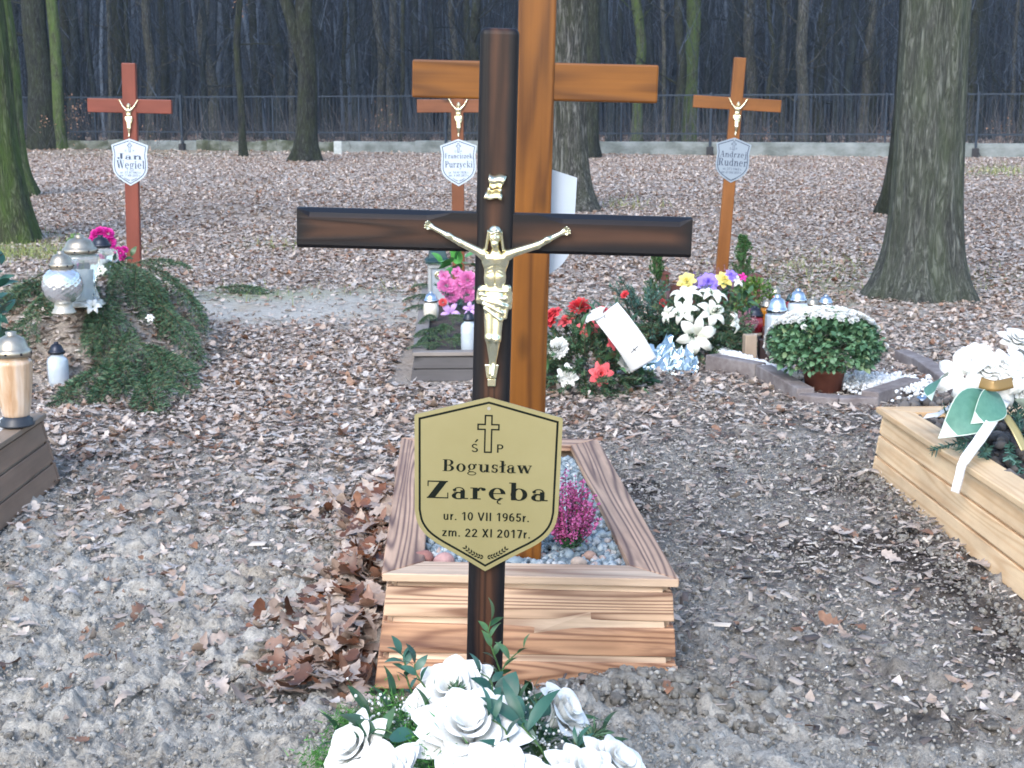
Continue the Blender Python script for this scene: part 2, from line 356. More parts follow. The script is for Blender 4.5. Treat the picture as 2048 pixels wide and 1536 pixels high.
    hh = math_(n, l, 'MULTIPLY_ADD', fin.outputs[0], .5, mid.outputs[0]); bump(n, l, hh, bs, .9, .018)
    tag(link('ground', me, m), kind='structure')
build_ground()

def quads_inst(T, F, pos, yaw, tilt, tdir, sclx, scly=None, curl=None, sz=None):
    """T template (V,3), many instances at once -> verts, faces"""
    N = len(pos); V = np.repeat(T[None], N, 0).copy(); scly = sclx if scly is None else scly
    if curl is not None: V[:, :, 2] += curl[:, 0:1] * V[:, :, 0] ** 2 + curl[:, 1:2] * V[:, :, 1] ** 2 + curl[:, 2:3] * V[:, :, 0] * V[:, :, 1]
    V[:, :, 0] *= sclx[:, None]; V[:, :, 1] *= scly[:, None]; V[:, :, 2] *= (sclx if sz is None else sz)[:, None]
    c, s = np.cos(yaw)[:, None], np.sin(yaw)[:, None]; x = V[:, :, 0] * c - V[:, :, 1] * s; y = V[:, :, 0] * s + V[:, :, 1] * c; z = V[:, :, 2]
    # tilt about horizontal axis at angle tdir
    ax, ay = np.cos(tdir)[:, None], np.sin(tdir)[:, None]; ct, st = np.cos(tilt)[:, None], np.sin(tilt)[:, None]
    dt = ax * x + ay * y; cx_, cy_, cz_ = ay * z, -ax * z, ax * y - ay * x
    X = x * ct + cx_ * st + ax * dt * (1 - ct); Yy = y * ct + cy_ * st + ay * dt * (1 - ct); Z = z * ct + cz_ * st
    V = np.stack([X + pos[:, 0:1], Yy + pos[:, 1:2], Z + pos[:, 2:3]], -1)
    FF = (F[None] + (np.arange(N) * len(T))[:, None, None]).reshape(-1, F.shape[1]); return V.reshape(-1, 3), FF
def oak():
    st = np.linspace(-.5, .5, 12); w = np.array([.015, .05, .13, .07, .2, .11, .27, .14, .25, .13, .15, .03]); w2 = w * np.array([1, 1, .8, 1.2, 1, .9, 1.05, 1.1, .9, 1, 1.1, 1])
    V = []; 
    for x, a, b in zip(st, w, w2): V += [(x, -a, .0), (x, 0, -.03), (x, b, 0)]
    F = []
    for i in range(11):
        for j in (0, 1): q = i * 3 + j; F.append((q, q + 3, q + 4, q + 1))
    return np.array(V), np.array(F)
def leaf6():
    V = np.array([(-.5, 0, 0), (-.2, -.2, 0), (-.15, .0, -.04), (-.2, .22, 0), (.2, -.24, 0), (.2, 0, -.04), (.15, .2, 0), (.5, 0, .0)])
    return V, np.array([(0, 1, 2, 3), (1, 4, 5, 2), (3, 2, 5, 6), (4, 7, 6, 5)])
def scatter(n, y0, y1, den, tmax=.44, p=1.0):
    if den is leafden: n, tmax = int(n * 1.36), .60
    """points spread evenly over the ground between distances y0..y1, kept by a density map"""
    y = np.sqrt(rng.uniform(y0 ** 2, y1 ** 2, n)); x = rng.uniform(-tmax, tmax, n) * y
    k = rng.uniform(0, 1, n) < den(x, y); return x[k], y[k]
LEAFST = [(0, (.14, .08, .055)), (.08, (.30, .155, .085)), (.18, (.38, .285, .225)), (.45, (.47, .39, .33)), (.7, (.56, .48, .42)), (.88, (.66, .59, .53)), (1, (.44, .42, .41))]
leafmat = island('dry_leaf', LEAFST, .5, nscale=45)
boxes = []   # footprints to keep clear (x0,x1,y0,y1)
def clear(x, y, pad=0.0):
    k = np.ones(len(x), bool)
    for a, b, c, d in boxes: k &= ~((x > a - pad) & (x < b + pad) & (y > c - pad) & (y < d + pad))
    return k
boxes += [(-.36, .36, 3.02, 4.6), (1.36, 2.3, 2.0, 5.0), (-2.6, -1.62, 3.0, 4.9), (-.62, .2, 6.8, 9.6)]
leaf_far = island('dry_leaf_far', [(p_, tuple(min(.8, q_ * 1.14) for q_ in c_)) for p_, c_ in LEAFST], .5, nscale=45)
def leaves(name, T, n, y0, y1, size, tiltsd, lift):
    V0, F0 = T; x, y = scatter(n, y0, y1, leafden); k = clear(x, y, -.02); x, y = x[k], y[k]; N = len(x)
    s = rng.uniform(.6, 1.25, N) * size; z = H(x, y) + lift * rng.uniform(.1, 1, N) ** 1.5 + .004
    pos = np.stack([x, y, z], 1)
    V, F = quads_inst(V0, F0, pos, rng.uniform(0, 6.28, N), rng.normal(0, tiltsd, N), rng.uniform(0, 6.28, N), s, s * rng.uniform(.8, 1.3, N), rng.normal(0, .75, (N, 3)))
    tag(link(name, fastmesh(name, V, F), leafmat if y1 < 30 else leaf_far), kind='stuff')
leaves('fallen_leaves', oak(), 32000, 2.7, 10.5, .069, .16, .018)
leaves('fallen_leaves', leaf6(), 78000, 10, 24, .082, .16, .018)
leaves('fallen_leaves', leaf6(), 85000, 23, 48, .11, .18, .02)
leaves('fallen_leaves', leaf6(), 26000, 47, 80, .15, .4, .04)
# pile against the left side of the burnt-wood planter
def pile():
    V0, F0 = oak(); N = 520; t = rng.uniform(0, 1, N); y = 3.0 + t * 1.8; x = -.345 - np.abs(rng.normal(0, .13, N)) * (1 + .5 * np.sin(t * 9)); zz = .07 * np.exp(-((x + .4) / .11) ** 2)
    z = H(x, y) + zz * rng.uniform(.3, 1, N); s = rng.uniform(.07, .11, N)
    V, F = quads_inst(V0, F0, np.stack([x, y, z], 1), rng.uniform(0, 6.28, N), rng.normal(0, .33, N), rng.uniform(0, 6.28, N), s, s * 1.15, rng.normal(0, .9, (N, 3)))
    m2 = island('wet_leaf', [(0, (.06, .03, .02)), (.25, (.24, .095, .045)), (.4, (.34, .25, .20)), (.75, (.48, .40, .345)), (1, (.58, .51, .45))], .42, nscale=40)
    tag(link('fallen_leaves', fastmesh('leaf_pile', V, F), m2), kind='stuff')
pile()
# wood chips
def chips():
    T = np.array([(-.5, -.5, 0), (.5, -.35, 0), (.42, .5, .0), (-.45, .4, 0), (-.4, -.4, .25), (.4, -.3, .25), (.4, .4, .2), (-.4, .35, .3)], float); T[:, 2] -= .1
    F = np.array([(4, 5, 6, 7), (0, 1, 5, 4), (1, 2, 6, 5), (2, 3, 7, 6), (3, 0, 4, 7)])
    x, y = scatter(88000, 2.75, 9.0, lambda a, b: chipden(a, b) * (.55 + .9 * np.clip(fbm(a, b, 2.5, 3, 77) + .5, 0, 1))); k = clear(x, y); x, y = x[k], y[k]; N = len(x)
    L = np.exp(rng.normal(-4.25, .5, N)); Wd = L * rng.uniform(.18, .6, N); Th = Wd * rng.uniform(.3, .7, N)
    V, F = quads_inst(T, F, np.stack([x, y, H(x, y) + rng.uniform(-.002, .02, N)], 1), rng.uniform(0, 6.28, N), rng.normal(0, .35, N), rng.uniform(0, 6.28, N), L, Wd, sz=Th)
    m = island('wood_chip', [(0, (.05, .04, .037)), (.3, (.13, .105, .095)), (.5, (.28, .235, .205)), (.75, (.44, .38, .33)), (.93, (.60, .53, .45)), (1, (.72, .66, .58))], .75, vein=False)
    tag(link('wood_chips', fastmesh('wood_chips', V, F), m, smooth=False), kind='stuff')
chips()
# soil clods
def clods():
    bm = bmesh.new(); bmesh.ops.create_icosphere(bm, subdivisions=2, radius=.5); T = np.array([v.co[:] for v in bm.verts]); F = np.array([[v.index for v in f.verts] for f in bm.faces]); bm.free()
    bm = bmesh.new(); bmesh.ops.create_icosphere(bm, subdivisions=1, radius=.5); Ts = np.array([v.co[:] for v in bm.verts]); Fs = np.array([[v.index for v in f.verts] for f in bm.faces]); bm.free()
    den = lambda a, b: np.clip(1.15 - leafden(a, b) - chipden(a, b) * .5, 0, 1) * np.clip(.25 + 1.6 * (fbm(a, b, 3, 4, 91) + .35), 0, 1)
    x, y = scatter(9000, 1.9, 7.0, den); k = clear(x, y); x, y = x[k], y[k]; N = len(x); s = np.exp(rng.normal(-4.85, .42, N)); s = np.minimum(s, .028)
    # bigger lumps thrown against the front of the planter
    N2 = 260; x2 = rng.normal(.30, .2, N2); y2 = rng.normal(2.93, .07, N2); s2 = np.minimum(np.exp(rng.normal(-4.1, .35, N2)), .032); y3 = rng.uniform(3.2, 5.2, 420); x3 = 1.32 - np.abs(rng.normal(0, .06, 420)); s3 = np.exp(rng.normal(-4.6, .35, 420))
    x = np.concatenate([x, x2, x3]); y = np.concatenate([y, y2, y3]); s = np.concatenate([s, s2, s3]); N = len(x)
    q1 = rng.normal(0, 1, (N, 3, 3)); lob = np.abs(np.sin(np.einsum('vk,nkj->nvj', T * 3.2, q1))).sum(-1, keepdims=True); Tn = np.repeat(T[None], N, 0) * (.42 + .42 * lob + rng.uniform(-.22, .22, (N, len(T), 1))); Tn *= s[:, None, None] * rng.uniform(.7, 1.3, (N, 1, 3)) * np.array([1, 1, .75])
    Tn += np.stack([x, y, H(x, y) + s * .05 + .002], 1)[:, None, :]
    FF = (F[None] + (np.arange(N) * len(T))[:, None, None]).reshape(-1, 3)
    m = island('clod', [(0, (.28, .265, .24)), (.4, (.38, .365, .33)), (.75, (.46, .445, .40)), (1, (.54, .52, .475))], .95, nscale=90); m.node_tree.nodes['Principled BSDF'].inputs['Specular IOR Level'].default_value = .15
    b_ = m.node_tree.nodes['Principled BSDF']; tn = noise(m.node_tree.nodes, m.node_tree.links, coords(m.node_tree.nodes, m.node_tree.links, rand=False), 180, 6, .75); bump(m.node_tree.nodes, m.node_tree.links, tn.outputs[0], b_, 1.0, .012)
    tag(link('soil_clods', fastmesh('soil_clods', Tn.reshape(-1, 3), FF), m, smooth=False), kind='stuff')
    x, y = scatter(42000, 1.9, 5.6, lambda a, b: np.clip(1.1 - leafden(a, b), 0, 1) * np.clip(.3 + 1.6 * (fbm(a, b, 4, 4, 93) + .35), 0, 1)); k = clear(x, y); x, y = x[k], y[k]; N = len(x); s = np.exp(rng.normal(-5.2, .45, N)); s = np.minimum(s, .016)
    Tn = np.repeat(Ts[None], N, 0) * (1 + rng.uniform(-.4, .4, (N, len(Ts), 1))) * s[:, None, None] * rng.uniform(.6, 1.4, (N, 1, 3)); Tn += np.stack([x, y, H(x, y) + .012 * rng.uniform(-.2, 1, N)], 1)[:, None, :]
    FF = (Fs[None] + (np.arange(N) * len(Ts))[:, None, None]).reshape(-1, 3); m2 = island('soil_grain', [(0, (.14, .13, .115)), (.35, (.27, .255, .23)), (.8, (.36, .345, .31)), (1, (.42, .40, .365))], .95, vein=False)
    tag(link('soil_grains', fastmesh('soil_grains', Tn.reshape(-1, 3), FF), m2, smooth=False), kind='stuff')
clods()
# grass
def grassblades():
    T = np.array([(-.04, 0, 0), (.04, 0, 0), (.02, .12, .6), (-.02, .12, .6), (0, .45, 1.0)]); F = np.array([(0, 1, 2, 3)]); 
    T = np.array([(-.05, 0, 0), (.05, 0, 0), (.012, .3, 1.0), (-.012, .3, 1.0)])
    x, y = scatter(110000, 7, 40, lambda a, b: grass(a, b) * .9); N = len(x); 
    fx, fy = G(30, 483).x, G(30, 483).y
    x2 = rng.normal(-4.9, .55, 1800); y2 = rng.normal(13.4, .35, 1800); x = np.concatenate([x, x2]); y = np.concatenate([y, y2]); N = len(x)
    s = rng.uniform(.03, .085, N) * np.clip(y / 12, .8, 2)
    V, F = quads_inst(T, F, np.stack([x, y, H(x, y)], 1), rng.uniform(0, 6.28, N), rng.normal(0, .5, N), rng.uniform(0, 6.28, N), s, s, sz=s)
    m = island('grass_blade', [(0, (.10, .14, .04)), (.5, (.20, .26, .07)), (1, (.34, .36, .13))], .7, vein=False)
    tag(link('grass', fastmesh('grass', V, F), m, smooth=False), kind='stuff')
grassblades()

# ================================================================== TREES
def barkmat(name, a, b_, c_, moss=0.0, mosscol=(.07, .10, .03), vs=1.0, lo=0.0):
    m, n, l, b = newmat(name); v = coords(n, l, scale=(7 * vs, 7 * vs, 1.5 * vs)); t = noise(n, l, v, 2.2, 10, .7, .4)
    v2 = coords(n, l, scale=(16 * vs, 16 * vs, 2.0 * vs)); t2 = noise(n, l, v2, 1.6, 6, .6, .8)
    e = math_(n, l, 'MULTIPLY', math_(n, l, 'ABSOLUTE', math_(n, l, 'SUBTRACT', t2.outputs[0], .5)), 5.0, clamp=True)
    hgt = math_(n, l, 'MULTIPLY_ADD', t.outputs[0], .9, math_(n, l, 'MULTIPLY', e, .7))
    r = ramp(n, [(.42, a), (.68, b_), (.98, c_)]); l.new(hgt, r.inputs[0]); c = r.outputs[0]
    if moss:
        tc = n.new('ShaderNodeTexCoord'); sx = n.new('ShaderNodeSeparateXYZ'); l.new(tc.outputs['Object'], sx.inputs[0]); v3 = coords(n, l, scale=(3, 3, .8)); t3 = noise(n, l, v3, 2, 6, .7)
        hf = math_(n, l, 'SUBTRACT', 1.0, math_(n, l, 'MULTIPLY', sx.outputs[2], lo)) if lo else 1.0
        fm = math_(n, l, 'MULTIPLY', math_(n, l, 'MULTIPLY_ADD', t3.outputs[0], 3.2, -1.2, clamp=True), math_(n, l, 'MULTIPLY', hf, moss, clamp=True), clamp=True); c = mix(n, l, c, mosscol, fm)
    l.new(c, b.inputs['Base Color']); b.inputs['Roughness'].default_value = .9; b.inputs['Specular IOR Level'].default_value = .2; bump(n, l, hgt, b, .9, .03); return m
bark_oak = barkmat('bark_oak', (.045, .048, .045), (.11, .116, .105), (.205, .215, .195), .5, (.09, .12, .06), 1.3)
bark_dark = barkmat('bark_dark', (.008, .009, .009), (.026, .028, .027), (.066, .07, .066), .45, (.05, .065, .02), .9)
bark_grey = barkmat('bark_grey', (.025, .025, .025), (.09, .09, .085), (.20, .20, .19), .3, (.07, .09, .03), 1.0)
bark_moss = barkmat('bark_moss', (.03, .032, .022), (.08, .09, .055), (.16, .18, .11), 1.0, (.09, .15, .035), 1.0)
bark_far_hazed = barkmat('bark_far_hazed', (.008, .011, .015), (.018, .026, .034), (.040, .053, .068), .3, (.05, .06, .03), .6)  # bluish haze of distance painted into the bark colour
def trunk_pts(h, r0, r1, lean=(0, 0), wob=.05, seed=0, n=26, curve=0):
    rr = random.Random(seed); a = [rr.uniform(0, 6.28) for _ in range(4)]; P = []; Rr = []
    for i in range(n):
        t = (i / (n - 1)) ** 1.25; z = t * h - .12
        x = lean[0] * z + wob * (math.sin(z * .7 + a[0]) + .5 * math.sin(z * 1.7 + a[1])) * min(1, z * .4) + curve * math.sin(min(max(z, 0) / h * 2.5, 1) * math.pi) * .4
        y = lean[1] * z + wob * math.sin(z * .9 + a[2]) * min(1, z * .4)
        P.append((x, y, z)); Rr.append(r0 + (r1 - r0) * t)
    return P, Rr
def trunk_mesh(mb, P, Rr, flare=.5, fh=.35, k=24, seed=0, ridge=.03, toes=5):
    rr = random.Random(seed); ph = rr.uniform(0, 6.28); vs = []; N = len(P)
    for i, (p, r) in enumerate(zip(P, Rr)):
        for j in range(k):
            q = 2 * math.pi * j / k; z = max(p[2], 0); fl = flare * math.exp(-z / fh); toe = 1 + .45 * math.cos(toes * q + ph) + .25 * math.cos(3 * q + ph * 2)
            rad = r * (1 + fl * toe + ridge * math.sin(q * 7 + ph + z * .6) * .6 + ridge * math.sin(q * 11 - z * .8 + 2 * ph) + .035 * math.sin(z * 2.3 + q + ph))
            vs.append((p[0] + rad * math.cos(q), p[1] + rad * math.sin(q), p[2]))
    f = [(i * k + j, i * k + (j + 1) % k, (i + 1) * k + (j + 1) % k, (i + 1) * k + j) for i in range(N - 1) for j in range(k)] + [tuple((N - 1) * k + j for j in range(k))]
    mb.add(vs, f)
def limbs(mb, P, Rr, z0, n, L, seed, up=.5, twigs=4, k=5, thin=1.0):
    rr = random.Random(seed); N = len(P)
    for _ in range(n):
        i = min(N - 2, max(0, int(rr.uniform(0, 1) * N))); 
        if P[i][2] < z0: continue
        a = rr.uniform(0, 6.28); l_ = L * rr.uniform(.5, 1); d = Vector((math.cos(a), math.sin(a), rr.uniform(.1, up + .4))).normalized(); p = Vector(P[i]); r = min(Rr[i] * .35, .05) * rr.uniform(.5, 1) * thin; pts = [p]
        for s_ in range(5): d = (d + Vector((rr.uniform(-.3, .3), rr.uniform(-.3, .3), rr.uniform(-.12, .28)))).normalized(); p = p + d * l_ / 5; pts.append(p)
        mb.tube(pts, [r * (1 - .16 * q) for q in range(6)], k, cap=False)
        for _t in range(twigs):
            s0 = rr.randint(1, 5); q = pts[s0]; dd = (d + Vector((rr.uniform(-1, 1), rr.uniform(-1, 1), rr.uniform(-.4, .8)))).normalized(); tp = [q]
            for s_ in range(3): dd = (dd + Vector((rr.uniform(-.35, .35), rr.uniform(-.35, .35), rr.uniform(-.2, .3)))).normalized(); q = q + dd * l_ * .14; tp.append(q)
            mb.tube(tp, [r * .35, r * .28, r * .18, r * .08], 3, cap=False)
def tree(px, py, wpx, label, mat, h=9, taper=.72, lean=(0, 0), flare=.45, fh=.35, seed=1, group=None, name='tree', wob=.05, k=24, nl=14, z0=2.2, L=2.2, up=.5, cat='tree', n=26, stems=None, curve=0, toes=5, twigs=4):
    b = G(px, py, 0); b.z = float(H(b.x, b.y)); r0 = wpx * sc(b.y, .8) / 2
    root = thing(name, label, cat, tuple(b), group=group)
    P, Rr = trunk_pts(h, r0, r0 * taper, lean, wob, seed, n, curve); mb = MB(); trunk_mesh(mb, P, Rr, flare, fh, k, seed, toes=toes)
    if stems:
        for (lx, ly, rs, zs) in stems:
            i0 = min(range(len(P)), key=lambda i: abs(P[i][2] - zs)); p = Vector(P[i0]); pts = []
            for s_ in range(12): pts.append(p + Vector((lx * s_ * .75 , ly * s_ * .7, s_ * .75)) + Vector((.04 * math.sin(s_ * 1.3 + seed), 0, 0)))
            mb.tube(pts, [r0 * rs * (1 - .035 * s_) for s_ in range(12)], 12)
    mb.build('trunk', mat, root)
    if nl:
        lb = MB(); limbs(lb, P, Rr, z0, nl, L, seed + 5, up, twigs)
        if lb.n: lb.build('branches', mat, root)
    return root
tree(1840, 596, 136, 'broad oak trunk with ridged greenish bark, nearest tree on the right', bark_oak, h=9, taper=.8, lean=(.004, 0), flare=.55, fh=.26, seed=4, k=72, n=60, z0=3.2, wob=.02, toes=4)
tree(1812, 428, 74, 'oak trunk mostly hidden directly behind the broad ridged oak', bark_dark, taper=.8, seed=6, z0=4, flare=.5)
tree(1135, 420, 82, 'grey deeply furrowed oak trunk standing behind the tall orange cross', bark_grey, h=11, taper=.75, lean=(.004, 0), flare=.9, fh=.3, seed=9, k=48, n=40, z0=4, toes=3)
tree(-14, 484, 140, 'mossy thick trunk cut by the left edge with grass at its foot', bark_moss, h=9, taper=.72, lean=(-.03, 0), flare=.35, fh=.6, seed=12, k=48, n=40, z0=3)
tree(22, 392, 72, 'second mossy trunk just behind the thick one at the left edge', bark_moss, h=10, lean=(-.02, 0), flare=.6, fh=.4, seed=13, k=36, z0=3.4)
tree(88, 302, 50, 'dark thick trunk before the wall, left one of a touching pair', bark_dark, h=13, taper=.8, flare=.35, fh=.7, seed=14, z0=4, lean=(-.008, 0))
tree(119, 302, 24, 'slim mossy trunk growing tight against the dark thick trunk', bark_moss, h=12, taper=.75, flare=.5, seed=15, z0=4, lean=(.006, 0))
tree(487, 313, 14, 'thin crooked young tree before the wall with mossy foot', bark_dark, h=9, taper=.8, flare=.5, seed=17, wob=.09, nl=16, z0=2.5, L=1.8)
tree(612, 322, 42, 'forked dark tree parting in a V before the low wall', bark_dark, h=12, taper=.45, lean=(.03, 0), flare=.7, fh=.3, seed=18, stems=[(-.26, 0, .66, 2.2)], z0=3.5)
tree(1181, 316, 30, 'dark trunk by the fence right of the furrowed grey oak', bark_dark, h=12, taper=.85, flare=.5, seed=20, z0=4)
tree(1272, 296, 22, 'slender bright mossy trunk behind the fence between two crosses', bark_moss, h=13, taper=.7, flare=.4, seed=22, wob=.12, z0=3, n=40)
tree(247, 290, 34, 'dark straight trunk directly behind the red cross', bark_dark, h=14, taper=.85, flare=.25, seed=23, z0=4)
tree(1378, 294, 30, 'stout mossy trunk beyond the fence left of the right cross', bark_moss, h=14, taper=.85, flare=.3, seed=24, z0=4)
rr = random.Random(5)
bark_set = [bark_dark, bark_far_hazed, bark_far_hazed, bark_grey]
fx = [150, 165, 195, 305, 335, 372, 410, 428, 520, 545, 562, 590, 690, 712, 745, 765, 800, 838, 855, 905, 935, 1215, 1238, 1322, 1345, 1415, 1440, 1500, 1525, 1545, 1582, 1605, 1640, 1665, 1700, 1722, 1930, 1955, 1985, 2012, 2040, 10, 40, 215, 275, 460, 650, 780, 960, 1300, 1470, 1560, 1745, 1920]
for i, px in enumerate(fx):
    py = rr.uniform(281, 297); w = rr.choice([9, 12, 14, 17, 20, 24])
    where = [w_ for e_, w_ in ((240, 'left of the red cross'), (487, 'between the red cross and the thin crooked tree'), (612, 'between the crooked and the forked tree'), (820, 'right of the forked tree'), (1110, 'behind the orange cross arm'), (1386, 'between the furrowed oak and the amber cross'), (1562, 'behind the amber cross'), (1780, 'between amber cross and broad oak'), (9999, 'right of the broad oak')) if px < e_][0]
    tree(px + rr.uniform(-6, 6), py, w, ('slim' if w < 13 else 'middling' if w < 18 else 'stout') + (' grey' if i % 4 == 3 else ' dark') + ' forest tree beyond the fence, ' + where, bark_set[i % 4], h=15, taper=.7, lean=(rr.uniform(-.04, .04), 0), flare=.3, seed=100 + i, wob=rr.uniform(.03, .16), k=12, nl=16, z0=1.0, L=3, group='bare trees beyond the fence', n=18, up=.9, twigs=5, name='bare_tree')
# the depth of the wood behind, one mass
def farwood():
    N = 7600; y = np.sqrt(rng.uniform(76 ** 2, 195 ** 2, N)); x = rng.uniform(-.62, .62, N) * y; k = 5; nz = 5
    r = np.exp(rng.normal(-2.25, .45, N)); hh = rng.uniform(9, 24, N); lean = rng.normal(0, .05, (N, 2)); ph = rng.uniform(0, 6.28, N); wb = rng.uniform(0, .35, N)
    t = np.linspace(0, 1, nz); ang = np.arange(k) * 2 * np.pi / k
    Z = hh[:, None] * t; cx = x[:, None] + lean[:, :1] * Z + wb[:, None] * np.sin(Z * .35 + ph[:, None]); cy = y[:, None] + lean[:, 1:] * Z; rad = r[:, None] * (1 - .55 * t)
    V = np.stack([cx[:, :, None] + rad[:, :, None] * np.cos(ang), cy[:, :, None] + rad[:, :, None] * np.sin(ang), np.repeat((Z + H(x, y)[:, None])[:, :, None], k, 2)], -1).reshape(-1, 3)
    base = np.arange(N)[:, None, None] * nz * k; i = np.arange(nz - 1)[None, :, None] * k; j = np.arange(k)[None, None, :]; j2 = (j + 1) % k
    F = np.stack(np.broadcast_arrays(base + i + j, base + i + j2, base + i + k + j2, base + i + k + j), -1).reshape(-1, 4)
    # twigs: thin three-sided slivers at every height
    M_ = 230000; ty = np.sqrt(rng.uniform(53 ** 2, 130 ** 2, M_)); tx = rng.uniform(-.6, .6, M_) * ty; tz = rng.uniform(.08, 1, M_) ** .8 * 14 * np.clip(ty / 80, .7, 1.5)
    L = rng.uniform(.5, 2.6, M_); az = rng.uniform(0, 6.28, M_); el = rng.uniform(-.2, 1.45, M_); d = np.stack([np.cos(az) * np.cos(el), np.sin(az) * np.cos(el), np.sin(el)], 1)
    p0 = np.stack([tx, ty, tz + H(tx, ty)], 1); bend = rng.normal(0, .16, (M_, 3)) * L[:, None]; p1 = p0 + d * L[:, None] * .5 + bend; p2 = p0 + d * L[:, None]; w = np.exp(rng.normal(-4.9, .5, M_))[:, None]
    s1 = np.array([[1, 0, 0]]) * w; s2 = np.array([[-.5, .87, 0]]) * w; s3 = np.array([[-.5, -.87, 0]]) * w
    T = np.stack([p0 + s1, p0 + s2, p0 + s3, p1 + s1 * .7, p1 + s2 * .7, p1 + s3 * .7, p2 + s1 * .3, p2 + s2 * .3, p2 + s3 * .3], 1).reshape(-1, 3)
    tf = np.array([(0, 1, 4, 3), (1, 2, 5, 4), (2, 0, 3, 5), (3, 4, 7, 6), (4, 5, 8, 7), (5, 3, 6, 8)]); TF = (tf[None] + (np.arange(M_) * 9)[:, None, None]).reshape(-1, 4) + len(V)
    m = island('wood_mass_hazed', [(0, (.010, .012, .018)), (.45, (.015, .024, .036)), (.75, (.040, .056, .082)), (1, (.13, .17, .23))], .9, vein=False)  # blue of the hazy distance put into trunk and twig colours
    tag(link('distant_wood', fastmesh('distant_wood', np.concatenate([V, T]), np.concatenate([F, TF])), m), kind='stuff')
farwood()
# undergrowth just beyond the fence
def brush():
    M_ = 9000; x = rng.uniform(-22, 22, M_); y = 49 + 14 * rng.uniform(0, 1, M_) ** 1.3 - x * .16; c = fbm(x, y, .5, 3, 15) + .5; k = rng.uniform(0, 1, M_) < c; x, y = x[k], y[k]; N = len(x)
    L = rng.uniform(.3, 2.2, N); az = rng.uniform(0, 6.28, N); el = rng.uniform(.3, 1.5, N); d = np.stack([np.cos(az) * np.cos(el), np.sin(az) * np.cos(el), np.sin(el)], 1)
    p0 = np.stack([x, y, H(x, y) + rng.uniform(0, .8, N) ** 2], 1); p1 = p0 + d * L[:, None] * .5 + rng.normal(0, .1, (N, 3)); p2 = p0 + d * L[:, None]; w = rng.uniform(.004, .012, N)[:, None]
    s1 = np.array([[1, 0, 0]]) * w; s2 = np.array([[-.5, .87, 0]]) * w; s3 = np.array([[-.5, -.87, 0]]) * w
    T = np.stack([p0 + s1, p0 + s2, p0 + s3, p1 + s1 * .7, p1 + s2 * .7, p1 + s3 * .7, p2 + s1 * .3, p2 + s2 * .3, p2 + s3 * .3], 1).reshape(-1, 3)
    tf = np.array([(0, 1, 4, 3), (1, 2, 5, 4), (2, 0, 3, 5), (3, 4, 7, 6), (4, 5, 8, 7), (5, 3, 6, 8)]); TF = (tf[None] + (np.arange(N) * 9)[:, None, None]).reshape(-1, 4)
    m = island('brushwood', [(0, (.03, .03, .035)), (.6, (.08, .08, .09)), (1, (.22, .20, .19))], .9, vein=False)
    tag(link('undergrowth', fastmesh('undergrowth', T, TF), m), kind='stuff')
    # clinging beech leaves on saplings, left of the red cross
    V0, F0 = leaf6(); pts = []
    for (px, py, r, n_) in ((150, 235, 22, 130), (300, 285, 30, 60), (480, 15, 10, 24), (90, 250, 14, 40), (1540, 270, 16, 60), (760, 250, 20, 50), (2005, 260, 22, 60)):
        for _ in range(n_): p = PY(px + rr.gauss(0, r * .7), py + rr.gauss(0, r), 52 + rr.uniform(-1, 2)); pts.append(tuple(p))
    P = np.array(pts); N = len(P); s = rng.uniform(.05, .11, N)
    V, F = quads_inst(V0, F0, P, rng.uniform(0, 6.28, N), rng.normal(0, .9, N), rng.uniform(0, 6.28, N), s, s, rng.normal(0, .7, (N, 3)))
    tag(link('clinging_leaves', fastmesh('clinging_leaves', V, F), island('copper_leaf', [(0, (.25, .12, .06)), (1, (.5, .3, .2))], .7, vein=False)), kind='stuff')
brush()
def fragments():
    V0, F0 = leaf6(); x, y = scatter(90000, 2.8, 14, lambda a, b: np.clip(leafden(a, b) * 1.0 + .12, 0, 1)); k = clear(x, y); x, y = x[k], y[k]; N = len(x)
    s = rng.uniform(.015, .045, N); V, F = quads_inst(V0, F0, np.stack([x, y, H(x, y) + rng.uniform(0, .014, N)], 1), rng.uniform(0, 6.28, N), rng.normal(0, .3, N), rng.uniform(0, 6.28, N), s, s * rng.uniform(.5, 1.6, N), rng.normal(0, .9, (N, 3)))
    tag(link('leaf_fragments', fastmesh('leaf_fragments', V, F), leafmat), kind='stuff')
fragments()

# ================================================================== WALL AND FENCE
A0 = G(0, 301); B0 = G(2048, 316); A0.z = B0.z = 0; U = (B0 - A0).normalized(); Nn = Vector((-U.y, U.x, 0))
fence_rot = math.atan2(U.y, U.x)
def FX(px):   # distance along fence line of a photo column
    t = (px - 1024) / FP; # x = t*depth
    c = math.cos(TH); 
    s_ = (t * (A0.y * c + CZ * math.sin(TH)) - A0.x) / (U.x - t * U.y * c); return s_
concrete = noisy('weathered_concrete', [(.25, (.07, .08, .07)), (.42, (.13, .15, .145)), (.55, (.20, .225, .225)), (.75, (.28, .31, .31))], 1.6, .9, (1, 1, 1.6), .5, .02, detail=12)
oldconc = noisy('mossy_stone', [(.28, (.02, .025, .012)), (.45, (.05, .06, .035)), (.56, (.14, .155, .135)), (.75, (.27, .29, .28))], 1.5, .9, (1, 1, 1.3), .6, .03, detail=12)
wroot = thing('low_wall', 'low pale concrete wall running under the iron fence', 'wall', tuple(A0), (0, 0, fence_rot))
